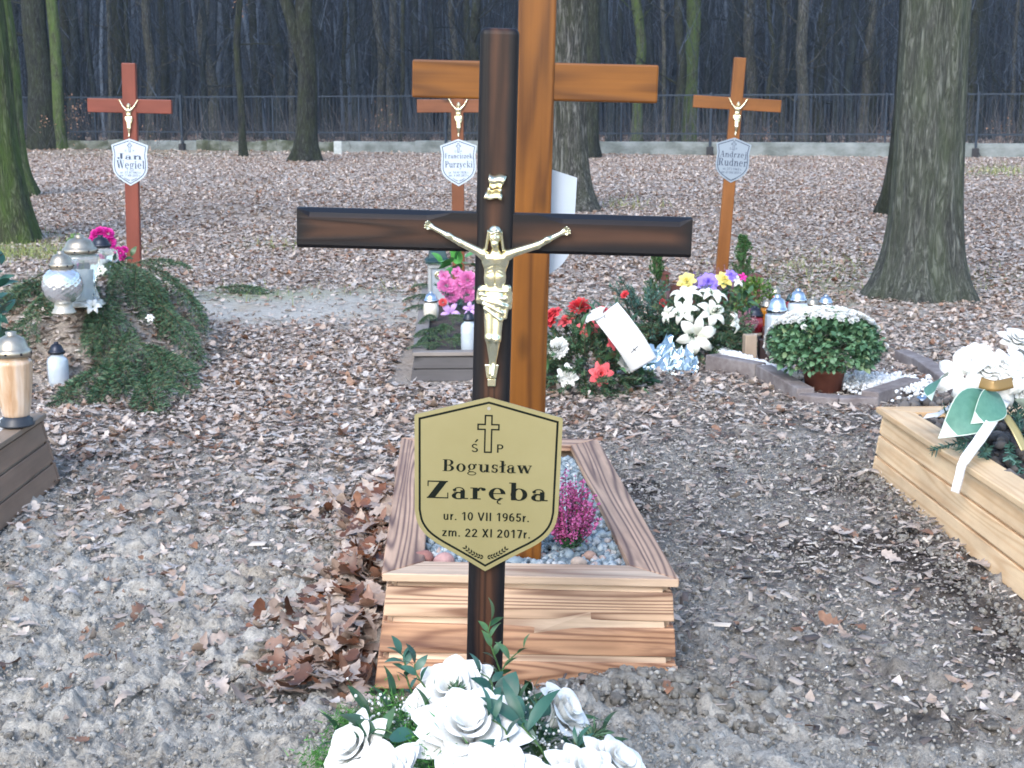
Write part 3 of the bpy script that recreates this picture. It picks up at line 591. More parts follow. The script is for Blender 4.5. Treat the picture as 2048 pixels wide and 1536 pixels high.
def wallseg(a, b, z0, h, mat, seed):
    mb = MB(); n = 24; nz = 5
    for side in (0,):
        P = []
        for i in range(n + 1):
            x = a + (b - a) * i / n; row = []
            prof = [(0, -.15), (0, h * .3), (.0, h * .7), (.015, h - .02), (.04, h), (.22, h), (.245, h - .02), (.26, -.15)]
            for (dy, z) in prof:
                row.append((x, dy + .02 * (random.random() - .5) * (mat is oldconc), z0 + z + (.025 * math.sin(x * 1.7 + seed) + .02 * (random.random() - .5)) * (z > h * .5) * (1.4 if mat is oldconc else .15)))
            P.append(row)
        mb.grid(P)
    for x, fl in ((a, 1), (b, 0)): mb.add([(x, 0, z0 - .15), (x, 0, z0 + h - .03), (x, .26, z0 + h - .03), (x, .26, z0 - .15)], [(0, 1, 2, 3) if fl else (3, 2, 1, 0)])
    o = mb.build('wall_section', mat, wroot, smooth=False); return o
s717 = FX(855); k0 = FX(-500)
s_ = k0; i = 0
while s_ < s717 - 2: wallseg(s_ + .003, s_ + 2.75, 0, .40, oldconc if i % 3 else concrete, i); s_ += 2.75; i += 1
e = FX(2500); wallseg(s_, e, 0, .44, concrete, 3)
froot = thing('iron_fence', 'long dark blue iron picket fence standing on the low wall', 'fence', tuple(A0), (0, 0, fence_rot))
iron = simple('fence_iron', (.016, .03, .052), .5, .3)
posts = [190 - 178 * 2, 190 - 178, 190, 367, 545, 717, 893, 1065, 1240, 1420, 1585, 1768, 1950, 2125, 2300]
for i, px in enumerate(posts):
    s0 = FX(px); big = px in (367, 1420, 1950, 893); mb = MB(); w = .075 if big else .05; top = 1.98 + (0.03 if big else 0)
    mb.box((s0, -.06 if big else .12, (top + (0.0 if big else .4)) / 2), (w, w, top - (0.0 if big else .4))); 
    p = mb.build('post', iron, froot, smooth=False, bevel=.006)
    if big:
        mb = MB(); mb.box((s0, -.09, .14), (.20, .16, .30)); mb.tube([(s0 + .02, -.1, .28), (s0 + .14, -.25, .05)], .02, 6); mb.build('post_foot', simple('black_iron', (.012, .013, .018), .6), p, smooth=False, bevel=.01)
    if i < len(posts) - 1:
        s1 = FX(posts[i + 1]); mb = MB(); mb.box(((s0 + s1) / 2, .12, .70), (s1 - s0 - .06, .03, .045)); mb.box(((s0 + s1) / 2, .12, 1.93), (s1 - s0 - .06, .03, .045)); mb.build('rail', iron, froot, smooth=False)
        mb = MB(); n = int((s1 - s0) / .13)
        for q in range(1, n): mb.box((s0 + (s1 - s0) * q / n, .12, 1.24), (.014, .014, 1.46))
        mb.build('picket_panel', iron, froot, smooth=False)
c0 = G(676, 310); mb = MB(); mb.box((0, 0, .2), (.26, .18, .5)); tag(mb.build('boundary_stone', noisy('pale_stone', [(.3, (.34, .38, .38)), (.7, (.52, .56, .56))], 9, .9), None, smooth=False, bevel=.02, loc=tuple(c0), rot=(0, 0, .1)), 'small pale square stone standing before the wall by the forked tree', 'boundary stone')
# ================================================================== MATERIALS OF THINGS
gold = noisy('pale_gold_metal', [(.3, (.86, .78, .50)), (.7, (.97, .92, .70))], 60, .24, (1, 1, 1), .12, .001, metal=1.0)
walnut = (.060, .026, .014); black = (.006, .005, .007)
w_dark_v = wood('walnut_upright', (.082, .036, .020), (.014, .007, .006), 60, .9, .5, .08, knots=False, edge=(.029, black, 2))
w_dark_h = wood('walnut_bar', (.070, .032, .019), (.012, .006, .005), 60, .9, .5, .08, knots=False, edge=(.031, black, .355))
w_orange = wood('orange_varnish', (.225, .082, .012), (.075, .024, .005), 34, .85, .42, .12)
w_orange2 = wood('amber_varnish', (.24, .092, .022), (.13, .042, .011), 10, .4, .42, .2)
w_red = wood('red_stain', (.20, .052, .036), (.13, .03, .022), 10, .4, .5, .15)
w_brown = wood('brown_orange_stain', (.20, .072, .034), (.12, .04, .019), 9, .4, .45, .2)
w_rim_l = wood('pale_scorched_rim', (.78, .60, .44), (.32, .18, .12), 40, .8, .5, 0, scorch=.3, knots=False)
w_rim = wood('scorched_rim', (.64, .42, .29), (.14, .075, .06), 56, 1.1, .5, 0, scorch=.5, knots=False)
w_pine = wood('fresh_pine', (.80, .60, .38), (.56, .33, .16), 44, .6, .55, 0)
w_burnt = wood('scorched_pine', (.64, .375, .225), (.16, .065, .04), 66, .85, .5, 0, scorch=.85, knots=False)
w_burnt_l = wood('scorched_pine_light', (.70, .49, .34), (.17, .08, .05), 56, 1.05, .5, 0, scorch=.5, knots=False)
w_greybrown = wood('grey_brown_stain', (.27, .175, .12), (.15, .095, .068), 9, .35, .55, 0)
w_greybrown_rim = wood('worn_grey_rim', (.36, .275, .21), (.15, .11, .085), 9, .35, .55, 0)
w_grey = wood('dark_grey_stain', (.11, .105, .11), (.06, .058, .064), 9, .35, .6, 0)
w_grey_rim = wood('grey_rim', (.26, .235, .22), (.14, .12, .115), 9, .35, .6, 0)
ink = simple('black_ink', (.008, .011, .008), .8, Specular_IOR_Level=.1); ink_blue = simple('blue_ink', (.035, .055, .10), .5)
pl_gold = noisy('brass_plate', [(.3, (.31, .27, .125)), (.7, (.37, .325, .165))], 3, .34, (1, 1, 1), .0, .001, metal=.25)
pl_gold_edge = pl_gold
pl_white = simple('white_plate', (.50, .58, .68), .35); pl_silver = simple('silver_plate', (.28, .34, .42), .35, .3); pl_back = noisy('plate_back', [(.3, (.46, .53, .62)), (.7, (.52, .59, .68))], 2, .45, bmp=0)

# ------------------------------------------------------------------ lettering
def rc(a, b, c, d): return [(a, b), (c, b), (c, d), (a, d)]
def arc(cx, cy, rx, ry, tx, ty, a0=0, a1=360, n=28):
    o = []; n = max(6, int(n * abs(a1 - a0) / 360))
    for i in range(n):
        p, q = R(a0 + (a1 - a0) * i / n), R(a0 + (a1 - a0) * (i + 1) / n)
        o.append([(cx + rx * math.cos(p), cy + ry * math.sin(p)), (cx + rx * math.cos(q), cy + ry * math.sin(q)), (cx + (rx - tx) * math.cos(q), cy + (ry - ty) * math.sin(q)), (cx + (rx - tx) * math.cos(p), cy + (ry - ty) * math.sin(p))])
    return o
def dot(cx, cy, r, ry=None): ry = ry or r; return [[(cx + r * math.cos(R(a)), cy + ry * math.sin(R(a))) for a in range(0, 360, 30)]]
def ser(x0, x1, y, up=True, t=.05): return [rc(x0, y, x1, y + t)]
def dg(x0, y0, x1, y1, w): return [[(x0, y0), (x0 + w, y0), (x1 + w, y1), (x1, y1)]]
def glyph(c):
    s = .17
    if c == 'a': return .62, arc(.27, .17, .24, .2, .15, .05, 60, 300) + [rc(.1, .36, .36, .40)] + arc(.29, .47, .2, .2, .06, .05, 10, 165) + dot(.13, .5, .07) + [rc(.34, .04, .5, .5)] + [rc(.36, 0, .62, .06)] + [rc(.25, .33, .4, .385), rc(.25, -.02, .38, .04)]
    if c in 'bB' and c == 'b': return .7, [rc(.08, .0, .08 + s, 1)] + ser(0, .1, .95) + arc(.36, .33, .3, .35, s, .05)
    if c == 'd': return .7, [rc(.44, .0, .44 + s, 1)] + ser(.34, .46, .95) + arc(.32, .33, .3, .35, s, .05) + ser(.55, .7, 0)
    if c in 'ceę':
        o = arc(.33, .33, .3, .35, s, .05, 0 if c != 'c' else 42, 318)
        if c == 'c': o += dot(.5, .5, .08)
        else: o += [rc(.12, .33, .62, .38)]
        if c == 'ę': o += arc(.44, -.12, .12, .13, .05, .045, 80, 290)
        return .68, o
    if c == 'o': return .68, arc(.33, .33, .31, .35, s, .05)
    if c == 'g': return .66, arc(.29, .43, .25, .25, .14, .045) + arc(.3, -.13, .3, .16, .07, .05) + arc(.2, .1, .13, .13, .07, .06, 90, 260) + [rc(.15, -.02, .42, .05)] + dot(.56, .62, .07) + arc(.52, .55, .12, .1, .04, .04, 60, 150)
    if c in 'lł': o = [rc(.1, 0, .1 + s, 1)] + ser(0, .37, 0) + ser(0, .12, .95); return .37, o + (dg(-.02, .42, .38, .68, .0) and [[(-.04, .42), (-.04, .5), (.4, .72), (.4, .64)]] if c == 'ł' else [])
    if c == 'i': return .37, [rc(.1, 0, .1 + s, .66)] + ser(0, .37, 0) + ser(0, .12, .61) + dot(.185, .86, .1)
    if c == 'j': return .37, [rc(.14, -.15, .14 + s, .66)] + ser(.04, .16, .61) + dot(.225, .86, .1) + arc(.12, -.13, .19, .17, .08, .05, 180, 360)
    if c in 'nu':
        if c == 'n': return .76, [rc(.09, 0, .09 + s, .66), rc(.5, 0, .5 + s, .45)] + ser(0, .34, 0) + ser(.42, .76, 0) + ser(0, .1, .61) + arc(.44, .42, .23, .26, .17, .06, 0, 170)
        return .76, [rc(.09, .2, .09 + s, .66), rc(.5, 0, .5 + s, .66)] + ser(0, .1, .61) + ser(.41, .5, .61) + ser(.6, .76, 0) + arc(.32, .24, .23, .26, .17, .06, 180, 340)
    if c == 'r': return .56, [rc(.09, 0, .09 + s, .66)] + ser(0, .38, 0) + ser(0, .1, .61) + arc(.38, .44, .16, .24, .1, .07, 60, 170) + dot(.47, .57, .085)
    if c == 's': return .52, arc(.26, .48, .2, .2, .13, .055, 30, 270) + arc(.26, .185, .21, .205, .13, .055, -150, 90) + [rc(.06, 0, .1, .22), rc(.4, .46, .44, .66)]
    if c == 'w': return 1.0, dg(.04, .66, .24, 0, .17) + dg(.44, .66, .27, 0, .06) + dg(.4, .66, .62, 0, .17) + dg(.9, .66, .66, 0, .05) + ser(0, .3, .61) + ser(.36, .6, .61) + ser(.76, 1, .61)
    if c == 'y': return .66, dg(.04, .66, .27, 0, .18) + dg(.56, .66, .24, -.22, .06) + ser(0, .3, .61) + ser(.42, .66, .61) + dot(.15, -.22, .09)
    if c == 'z': return .58, [rc(.04, .59, .54, .66), rc(.04, 0, .54, .07), rc(.04, .46, .08, .66), rc(.5, 0, .54, .22)] + dg(.04, 0, .34, .66, .2)
    if c == 'k': return .76, [rc(.09, 0, .09 + s, 1)] + ser(0, .34, 0) + ser(0, .1, .95) + dg(.26, .26, .56, .64, .06) + dg(.54, .02, .3, .36, .18) + ser(.44, .78, 0) + ser(.42, .7, .61)
    if c == 'Z': return .82, [rc(.05, .93, .78, 1), rc(.03, 0, .8, .07), rc(.05, .68, .09, 1), rc(.76, 0, .8, .34)] + dg(.03, 0, .5, 1, .27)
    if c == 'B': return .82, [rc(.1, 0, .3, 1)] + ser(0, .4, 0) + ser(0, .4, .95) + arc(.38, .745, .34, .255, .19, .05, -90, 90) + arc(.38, .265, .38, .265, .2, .05, -90, 90) + [rc(.2, .49, .45, .54), rc(.2, 0, .4, .05), rc(.2, .95, .4, 1)]
    if c == 'F': return .72, [rc(.1, 0, .3, 1)] + ser(0, .42, 0) + [rc(0, .95, .68, 1), rc(.64, .7, .68, 1), rc(.2, .48, .5, .53), rc(.47, .36, .51, .65)]
    if c == 'P': return .76, [rc(.1, 0, .3, 1)] + ser(0, .42, 0) + [rc(0, .95, .42, 1), rc(.2, .42, .42, .47)] + arc(.4, .71, .34, .29, .19, .05, -90, 90)
    if c == 'J': return .56, [rc(.24, .18, .44, 1)] + ser(.12, .56, .95) + arc(.22, .2, .22, .22, .14, .06, 180, 360) + dot(.1, .24, .1)
    if c == 'W': return 1.2, dg(.04, 1, .3, 0, .2) + dg(.58, 1, .36, 0, .06) + dg(.52, 1, .78, 0, .2) + dg(1.08, 1, .84, 0, .06) + ser(0, .34, .95) + ser(.46, .8, .95) + ser(.92, 1.2, .95)
    if c == 'A': return .86, dg(.08, 0, .38, 1, .05) + dg(.58, 0, .36, 1, .2) + ser(0, .26, 0) + ser(.48, .86, 0) + [rc(.2, .3, .6, .36)]
    if c == 'R': return .88, [rc(.1, 0, .3, 1)] + ser(0, .4, 0) + [rc(0, .95, .42, 1), rc(.2, .46, .42, .51)] + arc(.4, .73, .33, .27, .19, .05, -90, 90) + dg(.6, 0, .36, .5, .2) + ser(.6, .9, 0)
    return .35, []
def serif(mb, text, x0, x1, yb, cap, y=-.0004):
    xs = 0; G_ = []
    for c in text: w, p = glyph(c); G_.append((xs, p)); xs += w + .07
    k = (x1 - x0) / (xs - .07)
    for ox, p in G_:
        for q in p: y -= 6e-6; mb.add([(x0 + (ox + a) * k, y, yb + b * cap) for a, b in q], [tuple(range(len(q)))])
def sglyph(c):
    t = .15
    A = lambda *a: arc(*a)
    if c == '0': return .56, A(.28, .5, .26, .5, t, .13)
    if c in '1': return .5, [rc(.24, 0, .24 + t, 1), [(.24, 1), (.24, .84), (.06, .7), (.06, .82)]]
    if c == '2': return .56, A(.27, .72, .25, .28, t, .13, -35, 175) + [[(.02, .12), (.2, .12), (.5, .62), (.36, .66)], rc(.02, 0, .53, .13)]
    if c == '3': return .56, A(.26, .73, .24, .27, t, .12, -80, 160) + A(.27, .28, .25, .28, t, .13, -160, 85) + [rc(.18, .46, .34, .56)]
    if c == '4': return .58, [rc(.34, 0, .34 + t, 1), rc(.02, .22, .57, .34), [(.02, .22), (.02, .36), (.36, 1), (.36, .8)]]
    if c == '5': return .56, [rc(.1, .87, .5, 1), [(.1, 1), (.23, 1), (.19, .5), (.05, .5)]] + A(.27, .32, .26, .32, t, .13, -160, 140)
    if c == '6': return .56, A(.28, .32, .26, .32, t, .12) + A(.34, .5, .32, .5, t, .13, 75, 190)
    if c == '7': return .54, [rc(.03, .87, .52, 1), [(.14, 0), (.3, 0), (.52, .9), (.36, .9)]]
    if c == '8': return .56, A(.28, .74, .22, .26, .13, .12) + A(.28, .27, .26, .28, t, .12)
    if c == '9': return .56, A(.28, .68, .26, .32, t, .12) + A(.22, .5, .32, .5, t, .13, -105, 10)
    if c == 'S': return .66, A(.32, .74, .28, .26, .14, .12, 20, 270) + A(.33, .27, .3, .27, .14, .12, -165, 90)
    if c == 'P': return .66, [rc(.04, 0, .04 + t, 1), rc(.1, .88, .36, 1), rc(.1, .42, .36, .54)] + A(.36, .71, .27, .29, t, .12, -90, 90)
    if c == 'V': return .68, dg(-.0, 1, .26, 0, .15) + dg(.52, 1, .28, 0, .15)
    if c == 'I': return .26, [rc(.05, 0, .05 + t, 1)]
    if c == 'X': return .66, dg(.02, 0, .46, 1, .17) + dg(.46, 0, .02, 1, .17)
    if c == 'u': return .56, [rc(.04, .2, .04 + t, .72), rc(.36, 0, .36 + t, .72)] + A(.26, .25, .22, .27, .14, .12, 180, 350)
    if c == 'r': return .36, [rc(.04, 0, .04 + t, .72)] + A(.3, .38, .2, .34, .14, .13, 75, 170)
    if c == 'z': return .5, [rc(.03, .6, .47, .72), rc(.03, 0, .47, .12), [(.03, .1), (.22, .1), (.46, .62), (.28, .62)]]
    if c == 'm': return .86, [rc(.04, 0, .04 + t, .72), rc(.35, 0, .35 + t, .46), rc(.66, 0, .66 + t, .46)] + A(.3, .45, .2, .27, .14, .12, 0, 165) + A(.61, .45, .2, .27, .14, .12, 0, 165)
    if c == '.': return .24, [rc(.04, 0, .19, .15)]
    return .24, []
def sans(mb, text, x0, x1, yb, cap, y=-.0004, bold=0):
    xs = 0; G_ = []
    for c in text: w, p = sglyph(c); G_.append((xs, p)); xs += w + .09
    k = (x1 - x0) / (xs - .09)
    for ox, p in G_:
        for q in p: y -= 6e-6; mb.add([(x0 + (ox + a) * k, y, yb + b * cap) for a, b in q], [tuple(range(len(q)))])
def offset_poly(P, d):
    n = len(P); out = []
    for i in range(n):
        a, b, c = Vector(P[i - 1]), Vector(P[i]), Vector(P[(i + 1) % n]); e1 = (b - a).normalized(); e2 = (c - b).normalized(); n1 = Vector((-e1.y, e1.x)); n2 = Vector((-e2.y, e2.x)); m = (n1 + n2).normalized()
        out.append(tuple(b + m * d / max(.3, m.dot(n1))))
    return out
def strip(mb, P, d0, d1, y=-.0004):
    A, B = offset_poly(P, d0), offset_poly(P, d1); n = len(P)
    for i in range(n): j = (i + 1) % n; mb.add([(A[i][0], y, A[i][1]), (A[j][0], y, A[j][1]), (B[j][0], y, B[j][1]), (B[i][0], y, B[i][1])], [(0, 1, 2, 3)])
def smooth_half(prof, k=4):
    """Catmull-Rom over the curved lower part of a half outline"""
    out = []
    for i in range(len(prof) - 1):
        p0, p1, p2, p3 = prof[max(i - 1, 0)], prof[i], prof[i + 1], prof[min(i + 2, len(prof) - 1)]
        for s_ in range(k):
            t = s_ / k; out.append(tuple(.5 * (2 * p1[a] + (p2[a] - p0[a]) * t + (2 * p0[a] - 5 * p1[a] + 4 * p2[a] - p3[a]) * t * t + (3 * p1[a] - p0[a] - 3 * p2[a] + p3[a]) * t ** 3) for a in (0, 1)))
    out.append(prof[-1]); return out
def plaque(name, half, u, mat, parent, loc, texts, inkm, border, thick=.003, rot=None, back=False, screws=((0, -12),)):
    """half outline in photo pixels from the apex (x, drop); u = metres per pixel"""
    R_ = half; L = [(-x, d) for x, d in half[::-1] if x > 0]
    P = [(x * u, -d * u) for x, d in R_[::-1]] + [(x * u, -d * u) for x, d in [(-a, b) for a, b in half[1:-1]]]    # bottom -> up the right side -> apex -> down the left
    n = len(P); v = [(x, 0, z) for x, z in P] + [(x, thick, z) for x, z in P]; f = [tuple(range(n)), tuple(range(2 * n - 1, n - 1, -1))] + [(i, i + n, (i + 1) % n + n, (i + 1) % n) for i in range(n)]
    o = link(name, fastmesh(name, v, f), mat, parent, False, loc=loc, rot=rot)
    if back: return o
    mb = MB()
    for d0, d1 in border: strip(mb, P, d0 * u, d1 * u)
    mb.build('border_line', inkm, o, smooth=False)
    mb = MB()
    for t in texts:
        if t[0] == 'serif': serif(mb, t[1], t[2] * u, t[3] * u, -t[4] * u, t[5] * u)
        elif t[0] == 'sans': sans(mb, t[1], t[2] * u, t[3] * u, -t[4] * u, t[5] * u, bold=t[6] if len(t) > 6 else .012)
        elif t[0] == 'poly': mb.add([(x * u, -.0004, -z * u) for x, z in t[1]], [tuple(range(len(t[1])))])
    mb.build('lettering', inkm, o, smooth=False)
    mb = MB(); mb.inst(([(math.cos(q) * .0035, 0, math.sin(q) * .0035) for q in [i * math.pi / 4 for i in range(8)]], [tuple(range(8))]), Matrix.Translation((0, -.001, screws[0][1] * u))); mb.build('screw', simple('screw_head', (.5, .48, .45), .4, .8), o, smooth=False)
    em = MB()
    for t in texts:
        if t[0] == 'cross': cx, y0, y1, ya, yb, aw, sw, lw = t[1:]; C = [(-sw, y1), (sw, y1), (sw, yb), (aw, yb), (aw, ya), (sw, ya), (sw, y0), (-sw, y0), (-sw, ya), (-aw, ya), (-aw, yb), (-sw, yb)]; strip(em, [((x + cx) * u, -z * u) for x, z in C], 0, lw * u)
        if t[0] == 'laurel':
            cx, cy, w, h = t[1:]
            for s_ in (-1, 1):
                for i in range(7):
                    a = i / 6; bx, bz = s_ * (w * (.08 + .8 * a)), (-h * .5 + h * .75 * a ** 1.8)
                    for sd_ in (-1, 1):
                        an = math.atan2(1.2 * a + .15, 1) + sd_ * .6; L_ = w * .2; dx, dz = math.cos(an) * L_, math.sin(an) * L_; nx, nz = -dz * .22, dx * .22
                        em.add([((cx + bx) * u, -.0004, (bz - cy) * u), ((cx + bx + s_ * (dx * .5 + nx)) * u, -.0004, (bz - cy + dz * .5 + nz) * u), ((cx + bx + s_ * dx) * u, -.0004, (bz - cy + dz) * u), ((cx + bx + s_ * (dx * .5 - nx)) * u, -.0004, (bz - cy + dz * .5 - nz) * u)], [(0, 1, 2, 3)])
    if em.n: em.build('emblem', inkm, o, smooth=False)
    return o

# ------------------------------------------------------------------ the small metal figure
def corpus(parent, u, loc, hl, hr, el, er, h, mat, head_tilt=0.0, legbend=0.0, loin=True):
    s = SDF((min(hl[0], -30) - 26, -40, -172), (max(hr[0], 30) + 26, 4, max(hl[1], hr[1], 156) + 28), h)
    hx = head_tilt * 18
    s.ell((0, -12, 86), (27, 12, 21), 5); s.ell((0, -11, 52), (22, 11, 36), 7); s.ell((0, -11, 18), (22, 12, 19), 6)
    for q in (-1, 1): s.ell((q * 10.5, -20, 91), (10.5, 4.5, 7.5), 3); s.ell((q * 7, -19.5, 52), (5, 2.5, 9), 4)
    for q in (-1, 1):
        for z in (74, 67, 60): s.cap((q * 6, -24.3, z + 3), (q * 16, -21, z - 2), 1.0, .6, 3, 1, True)
    s.cap((0, -21.5, 80), (0, -20.5, 40), 1.0, 1.0, 2, 1, True); s.ell((0, -21, 36), (1.8, 2, 1.8), 1.5, True)
    s.cap((0, -13, 102), (hx * .4, -17, 122), 8.5, 7.5, 4)
    for hp, ep, q in ((hl, el, -1), (hr, er, 1)):
        s.ell((q * 25, -13, 98), (10, 9, 10), 4); s.cap((q * 24, -13, 99), (ep[0], -11, ep[1]), 9.4, 7.4, 4); s.cap((ep[0], -11, ep[1]), (hp[0], -7, hp[1]), 7.6, 4.8, 3)
        d = np.array([hp[0] - ep[0], hp[1] - ep[1]], float); d /= np.linalg.norm(d); n = np.array([-d[1], d[0]])
        m_ = (ep[0] * .55 + hp[0] * .45, ep[1] * .55 + hp[1] * .45); s.ell((m_[0] + n[0] * q, -12, m_[1] + n[1] * q), (8, 6.5, 6.5), 4)
        pc = np.array(hp) + d * 7; s.ell((pc[0], -7, pc[1]), (6.8, 4.2, 6.8), 2.5)
        for k_, (off, ln) in enumerate(((-5.6, 8), (-2, 10), (2, 9.5), (5.6, 7))):
            a = pc + n * off * .9 + d * 3; b = a + d * ln * .55 + n * off * .35; c_ = b + d * ln * .3; s.cap((a[0], -8, a[1]), (b[0], -11, b[1]), 2.4, 2.1, .8); s.cap((b[0], -11, b[1]), (c_[0], -14.5, c_[1]), 2.1, 1.9, .8)
        a = pc - n * 4.5 * q * (1 if d[1] > 0 else 1) - d * 1; b = a - n * 3.5 * q + d * 4; s.cap((a[0], -8, a[1]), (b[0], -11, b[1]), 2.0, 1.6, 1)
    # head, face, beard
    H0 = np.array((hx - 2, -21, 134.0)); s.ell(H0, (12.5, 13, 17), 3)
    s.cap(H0 + (0, -11, 5), H0 + (0, -14.5, -3), 1.6, 2.4, 1.5); s.cap(H0 + (-6, -10, 6.5), H0 + (6, -10, 6.5), 1.8, 1.8, 2)
    for q in (-1, 1): s.ell(H0 + (q * 4.6, -12.5, 2.6), (2.8, 2.2, 1.7), 1.2, True); s.ell(H0 + (q * 4.6, -9.6, 2.3), (1.9, 1.9, 1.2), .5); s.ell(H0 + (q * 6, -8, -3.5), (3.5, 3.5, 3.5), 2)
    s.ell(H0 + (0, -11.5, -7.8), (3.6, 2, 1.0), .6, True); s.cap(H0 + (-4, -11.5, -6), H0 + (4, -11.5, -6), 1.1, 1.1, 1)
    s.ell(H0 + (0, -8, -14), (7.5, 6, 8.5), 3); s.cap(H0 + (-1.5, -9, -16), H0 + (-2, -7, -24), 3.4, 1.6, 2)
    # legs
    kb = legbend
    s.cap((-9, -13, 10), (-8 + kb * 6, -22, -66), 13, 9.5, 5); s.cap((9, -13, 10), (6 + kb * 8, -22, -68), 12, 9, 5)
    s.cap((-8 + kb * 6, -22, -66), (-3, -12, -118), 8.8, 4.6, 4); s.cap((6 + kb * 8, -23, -68), (2, -17, -118), 8.8, 4.8, 4)
    s.ell((-8 + kb * 6, -29, -67), (5, 4, 6), 3); s.ell((6 + kb * 8, -30, -69), (5, 4, 6), 3)
    s.cap((-3, -12, -118), (-4, -17, -140), 4.8, 4.4, 2.5); s.cap((2, -17, -118), (0, -25, -141), 5, 4.2, 1.8)
    for k_ in range(5): s.cap((-3 + k_ * 1.6, -26, -142), (-4 + k_ * 1.9, -27, -147 + k_ * .6), 1.5, 1.2, .7)
    me = s.mesh('figurine', u); o = link('figurine', me, mat, parent, True, loc=loc)
    # hair and thorn crown
    s = SDF((-28 + hx, -42, 98), (26 + hx, 0, 160), h * .9); s.ell(H0 + (0, 3.5, 3), (15, 13, 19), 2)
    for q in (-1, 1):
        for k_ in range(5): s.cap(H0 + (q * 12, -4 + k_ * 2.4, 8), H0 + (q * (16.5 + .8 * k_), -2 + k_ * 2, -24 - 2 * (k_ % 2)), 3.4, 2.6, .9)
    s.ell(H0 + (0, -15, -2), (9, 10, 13), 2, True)
    ang = np.arctan2(s.Y - H0[1], s.X - H0[0]); q_ = np.sqrt((np.sqrt(((s.X - H0[0]) / 13) ** 2 + ((s.Y - H0[1]) / 13.5) ** 2) - 1) ** 2 * 150 + (s.Z - H0[2] - 9 - 1.6 * np.sin(ang * 4)) ** 2) - 2.6 - .8 * np.sin(ang * 14 + s.Z * .8)
    s.put(q_, .8); link('hair', s.mesh('hair', u), mat, o, True)
    if loin:
        s = SDF((-46, -44, -66), (46, 2, 54), h * .9)
        s.cap((-24, -15, 30), (-29, -14, 8), 8, 7.5, 3, .9); s.cap((-30, -13, 24), (-31, -12, 4), 5, 5, 2); s.cap((25, -15, 32), (28, -14, 6), 8, 7, 3, .9); s.cap((31, -12, 22), (30, -11, -6), 4.5, 5, 2)
        s.ell((-1, -15, 4), (26, 12, 15), 4)
        for k_ in range(5): a_ = k_ / 4; s.cap((-30 + 3 * k_, -19 - 1.5 * k_, 28 - 9 * k_), (24 - 3 * k_, -20 - 1.5 * k_, 32 - 14 * k_ - 6), 3.6, 3.3, 3.6)
        for k_ in range(6): s.cap((-16 + 8 * k_, -20 - 2 * math.sin(k_), -4), (-14 + 7.2 * k_, -22 - 1.5 * math.cos(k_ * 2), -30 - 8 * math.sin(k_ * .75)), 5.2, 3.8, 3.4)
        link('loincloth', s.mesh('loincloth', u), mat, o, True)
    return o

# ------------------------------------------------------------------ grave crosses
class Cross:
    def __init__(s, label, Y, base, top, aL, aR, wsh, warm, depth, mv, mh, sink=.15, cat='grave cross', topcut=None, chamfer=False, bev=.006):
        pb = PY(*base, Y); pt = PY(*top, Y); s.roll = math.atan2(pt.x - pb.x, pt.z - pb.z); s.pb = pb; s.Y = Y
        s.root = thing('grave_cross', label, cat, tuple(pb), (0, s.roll, 0)); Hh = (pt - pb).length
        l0 = s.loc(*aL); l1 = s.loc(*aR); az = (l0.z + l1.z) / 2; w = wsh; f = -depth / 2
        s.f = f; s.az = az
        s.up = prism('upright', [(w / 2, f, -sink), (w / 2, f, Hh), (-w / 2, f, Hh), (-w / 2, f, -sink)], depth, mv, s.root, bevel=bev); 
        if bev > .009: s.up.modifiers['bevel'].segments = 5
        if not chamfer:
            d2 = depth * .8; f2 = f + .004; s.bar = prism('crossbar', [(l0.x, f2, az - warm / 2), (l1.x, f2, az - warm / 2), (l1.x, f2, az + warm / 2), (l0.x, f2, az + warm / 2)], d2, mh, s.root, bevel=bev * .8)
        else:
            N = 64; rows = []; x0, x1 = l0.x, l1.x; f2 = f + .004; bk = depth / 2 - .004
            for i in range(N + 1):
                x = x0 + (x1 - x0) * i / N; a = min(abs(x), 9); e = min(x - x0, x1 - x); c = .016 * min(1, max(0, (a - .078) / .045)) ** .7 * min(1, max(0, (e - .002) / .018)); c = max(c, .002); rd = .006
                zt, zb = warm / 2, -warm / 2
                rows.append([(x, bk, zb + rd), (x, bk - rd, zb), (x, f2 + rd, zb), (x, f2, zb + rd), (x, f2, zt - c), (x, f2 + c * .35, zt - c * .45), (x, f2 + c * 1.5, zt), (x, bk - rd, zt), (x, bk, zt - rd), (x, bk, zb + rd)])
            mb = MB(); mb.grid(np.array(rows)); 
            for r_ in (rows[0][:-1][::-1], rows[-1][:-1]): mb.add(r_, [tuple(range(len(r_)))])
            s.bar = mb.build('crossbar', mh, s.root, smooth=False, loc=((0, 0, az)))
    def loc(s, px, py, dy=0):
        p = PY(px, py, s.Y) - s.pb; c, q = math.cos(s.roll), math.sin(s.roll); return Vector((p.x * c - p.z * q, dy, p.x * q + p.z * c))
X1 = Cross('dark walnut cross with chamfered arms, gold figure and brass name plate, nearest of all', 2.6, (968, 1375), (1000, 57), (597, 455), (1381, 473), .0695, .0715, .05, w_dark_v, w_dark_h, sink=.2, chamfer=True, bev=.011)
u1 = sc(2.6, .97)
corpus(X1.root, u1, X1.loc(989, 603, X1.f + .001), (-122, 146), (127, 142), (-69, 120), (81, 118), 1.25, gold)
q = X1.loc(991, 372, X1.f - .004); mb = MB(); Pm = []
for i in range(15):
    t = i / 14; row = []
    for j in range(9): a = j / 8 - .5; row.append((a * 31 * u1 * (1 + .12 * math.cos(t * 6.28)) + (t - .5) * -9 * u1, -.007 * math.sin(t * 9.0 - .6) - .006 * abs(a) ** 2, (.5 - t) * 47 * u1 + .0015 * math.sin(a * 9)))
    Pm.append(row)
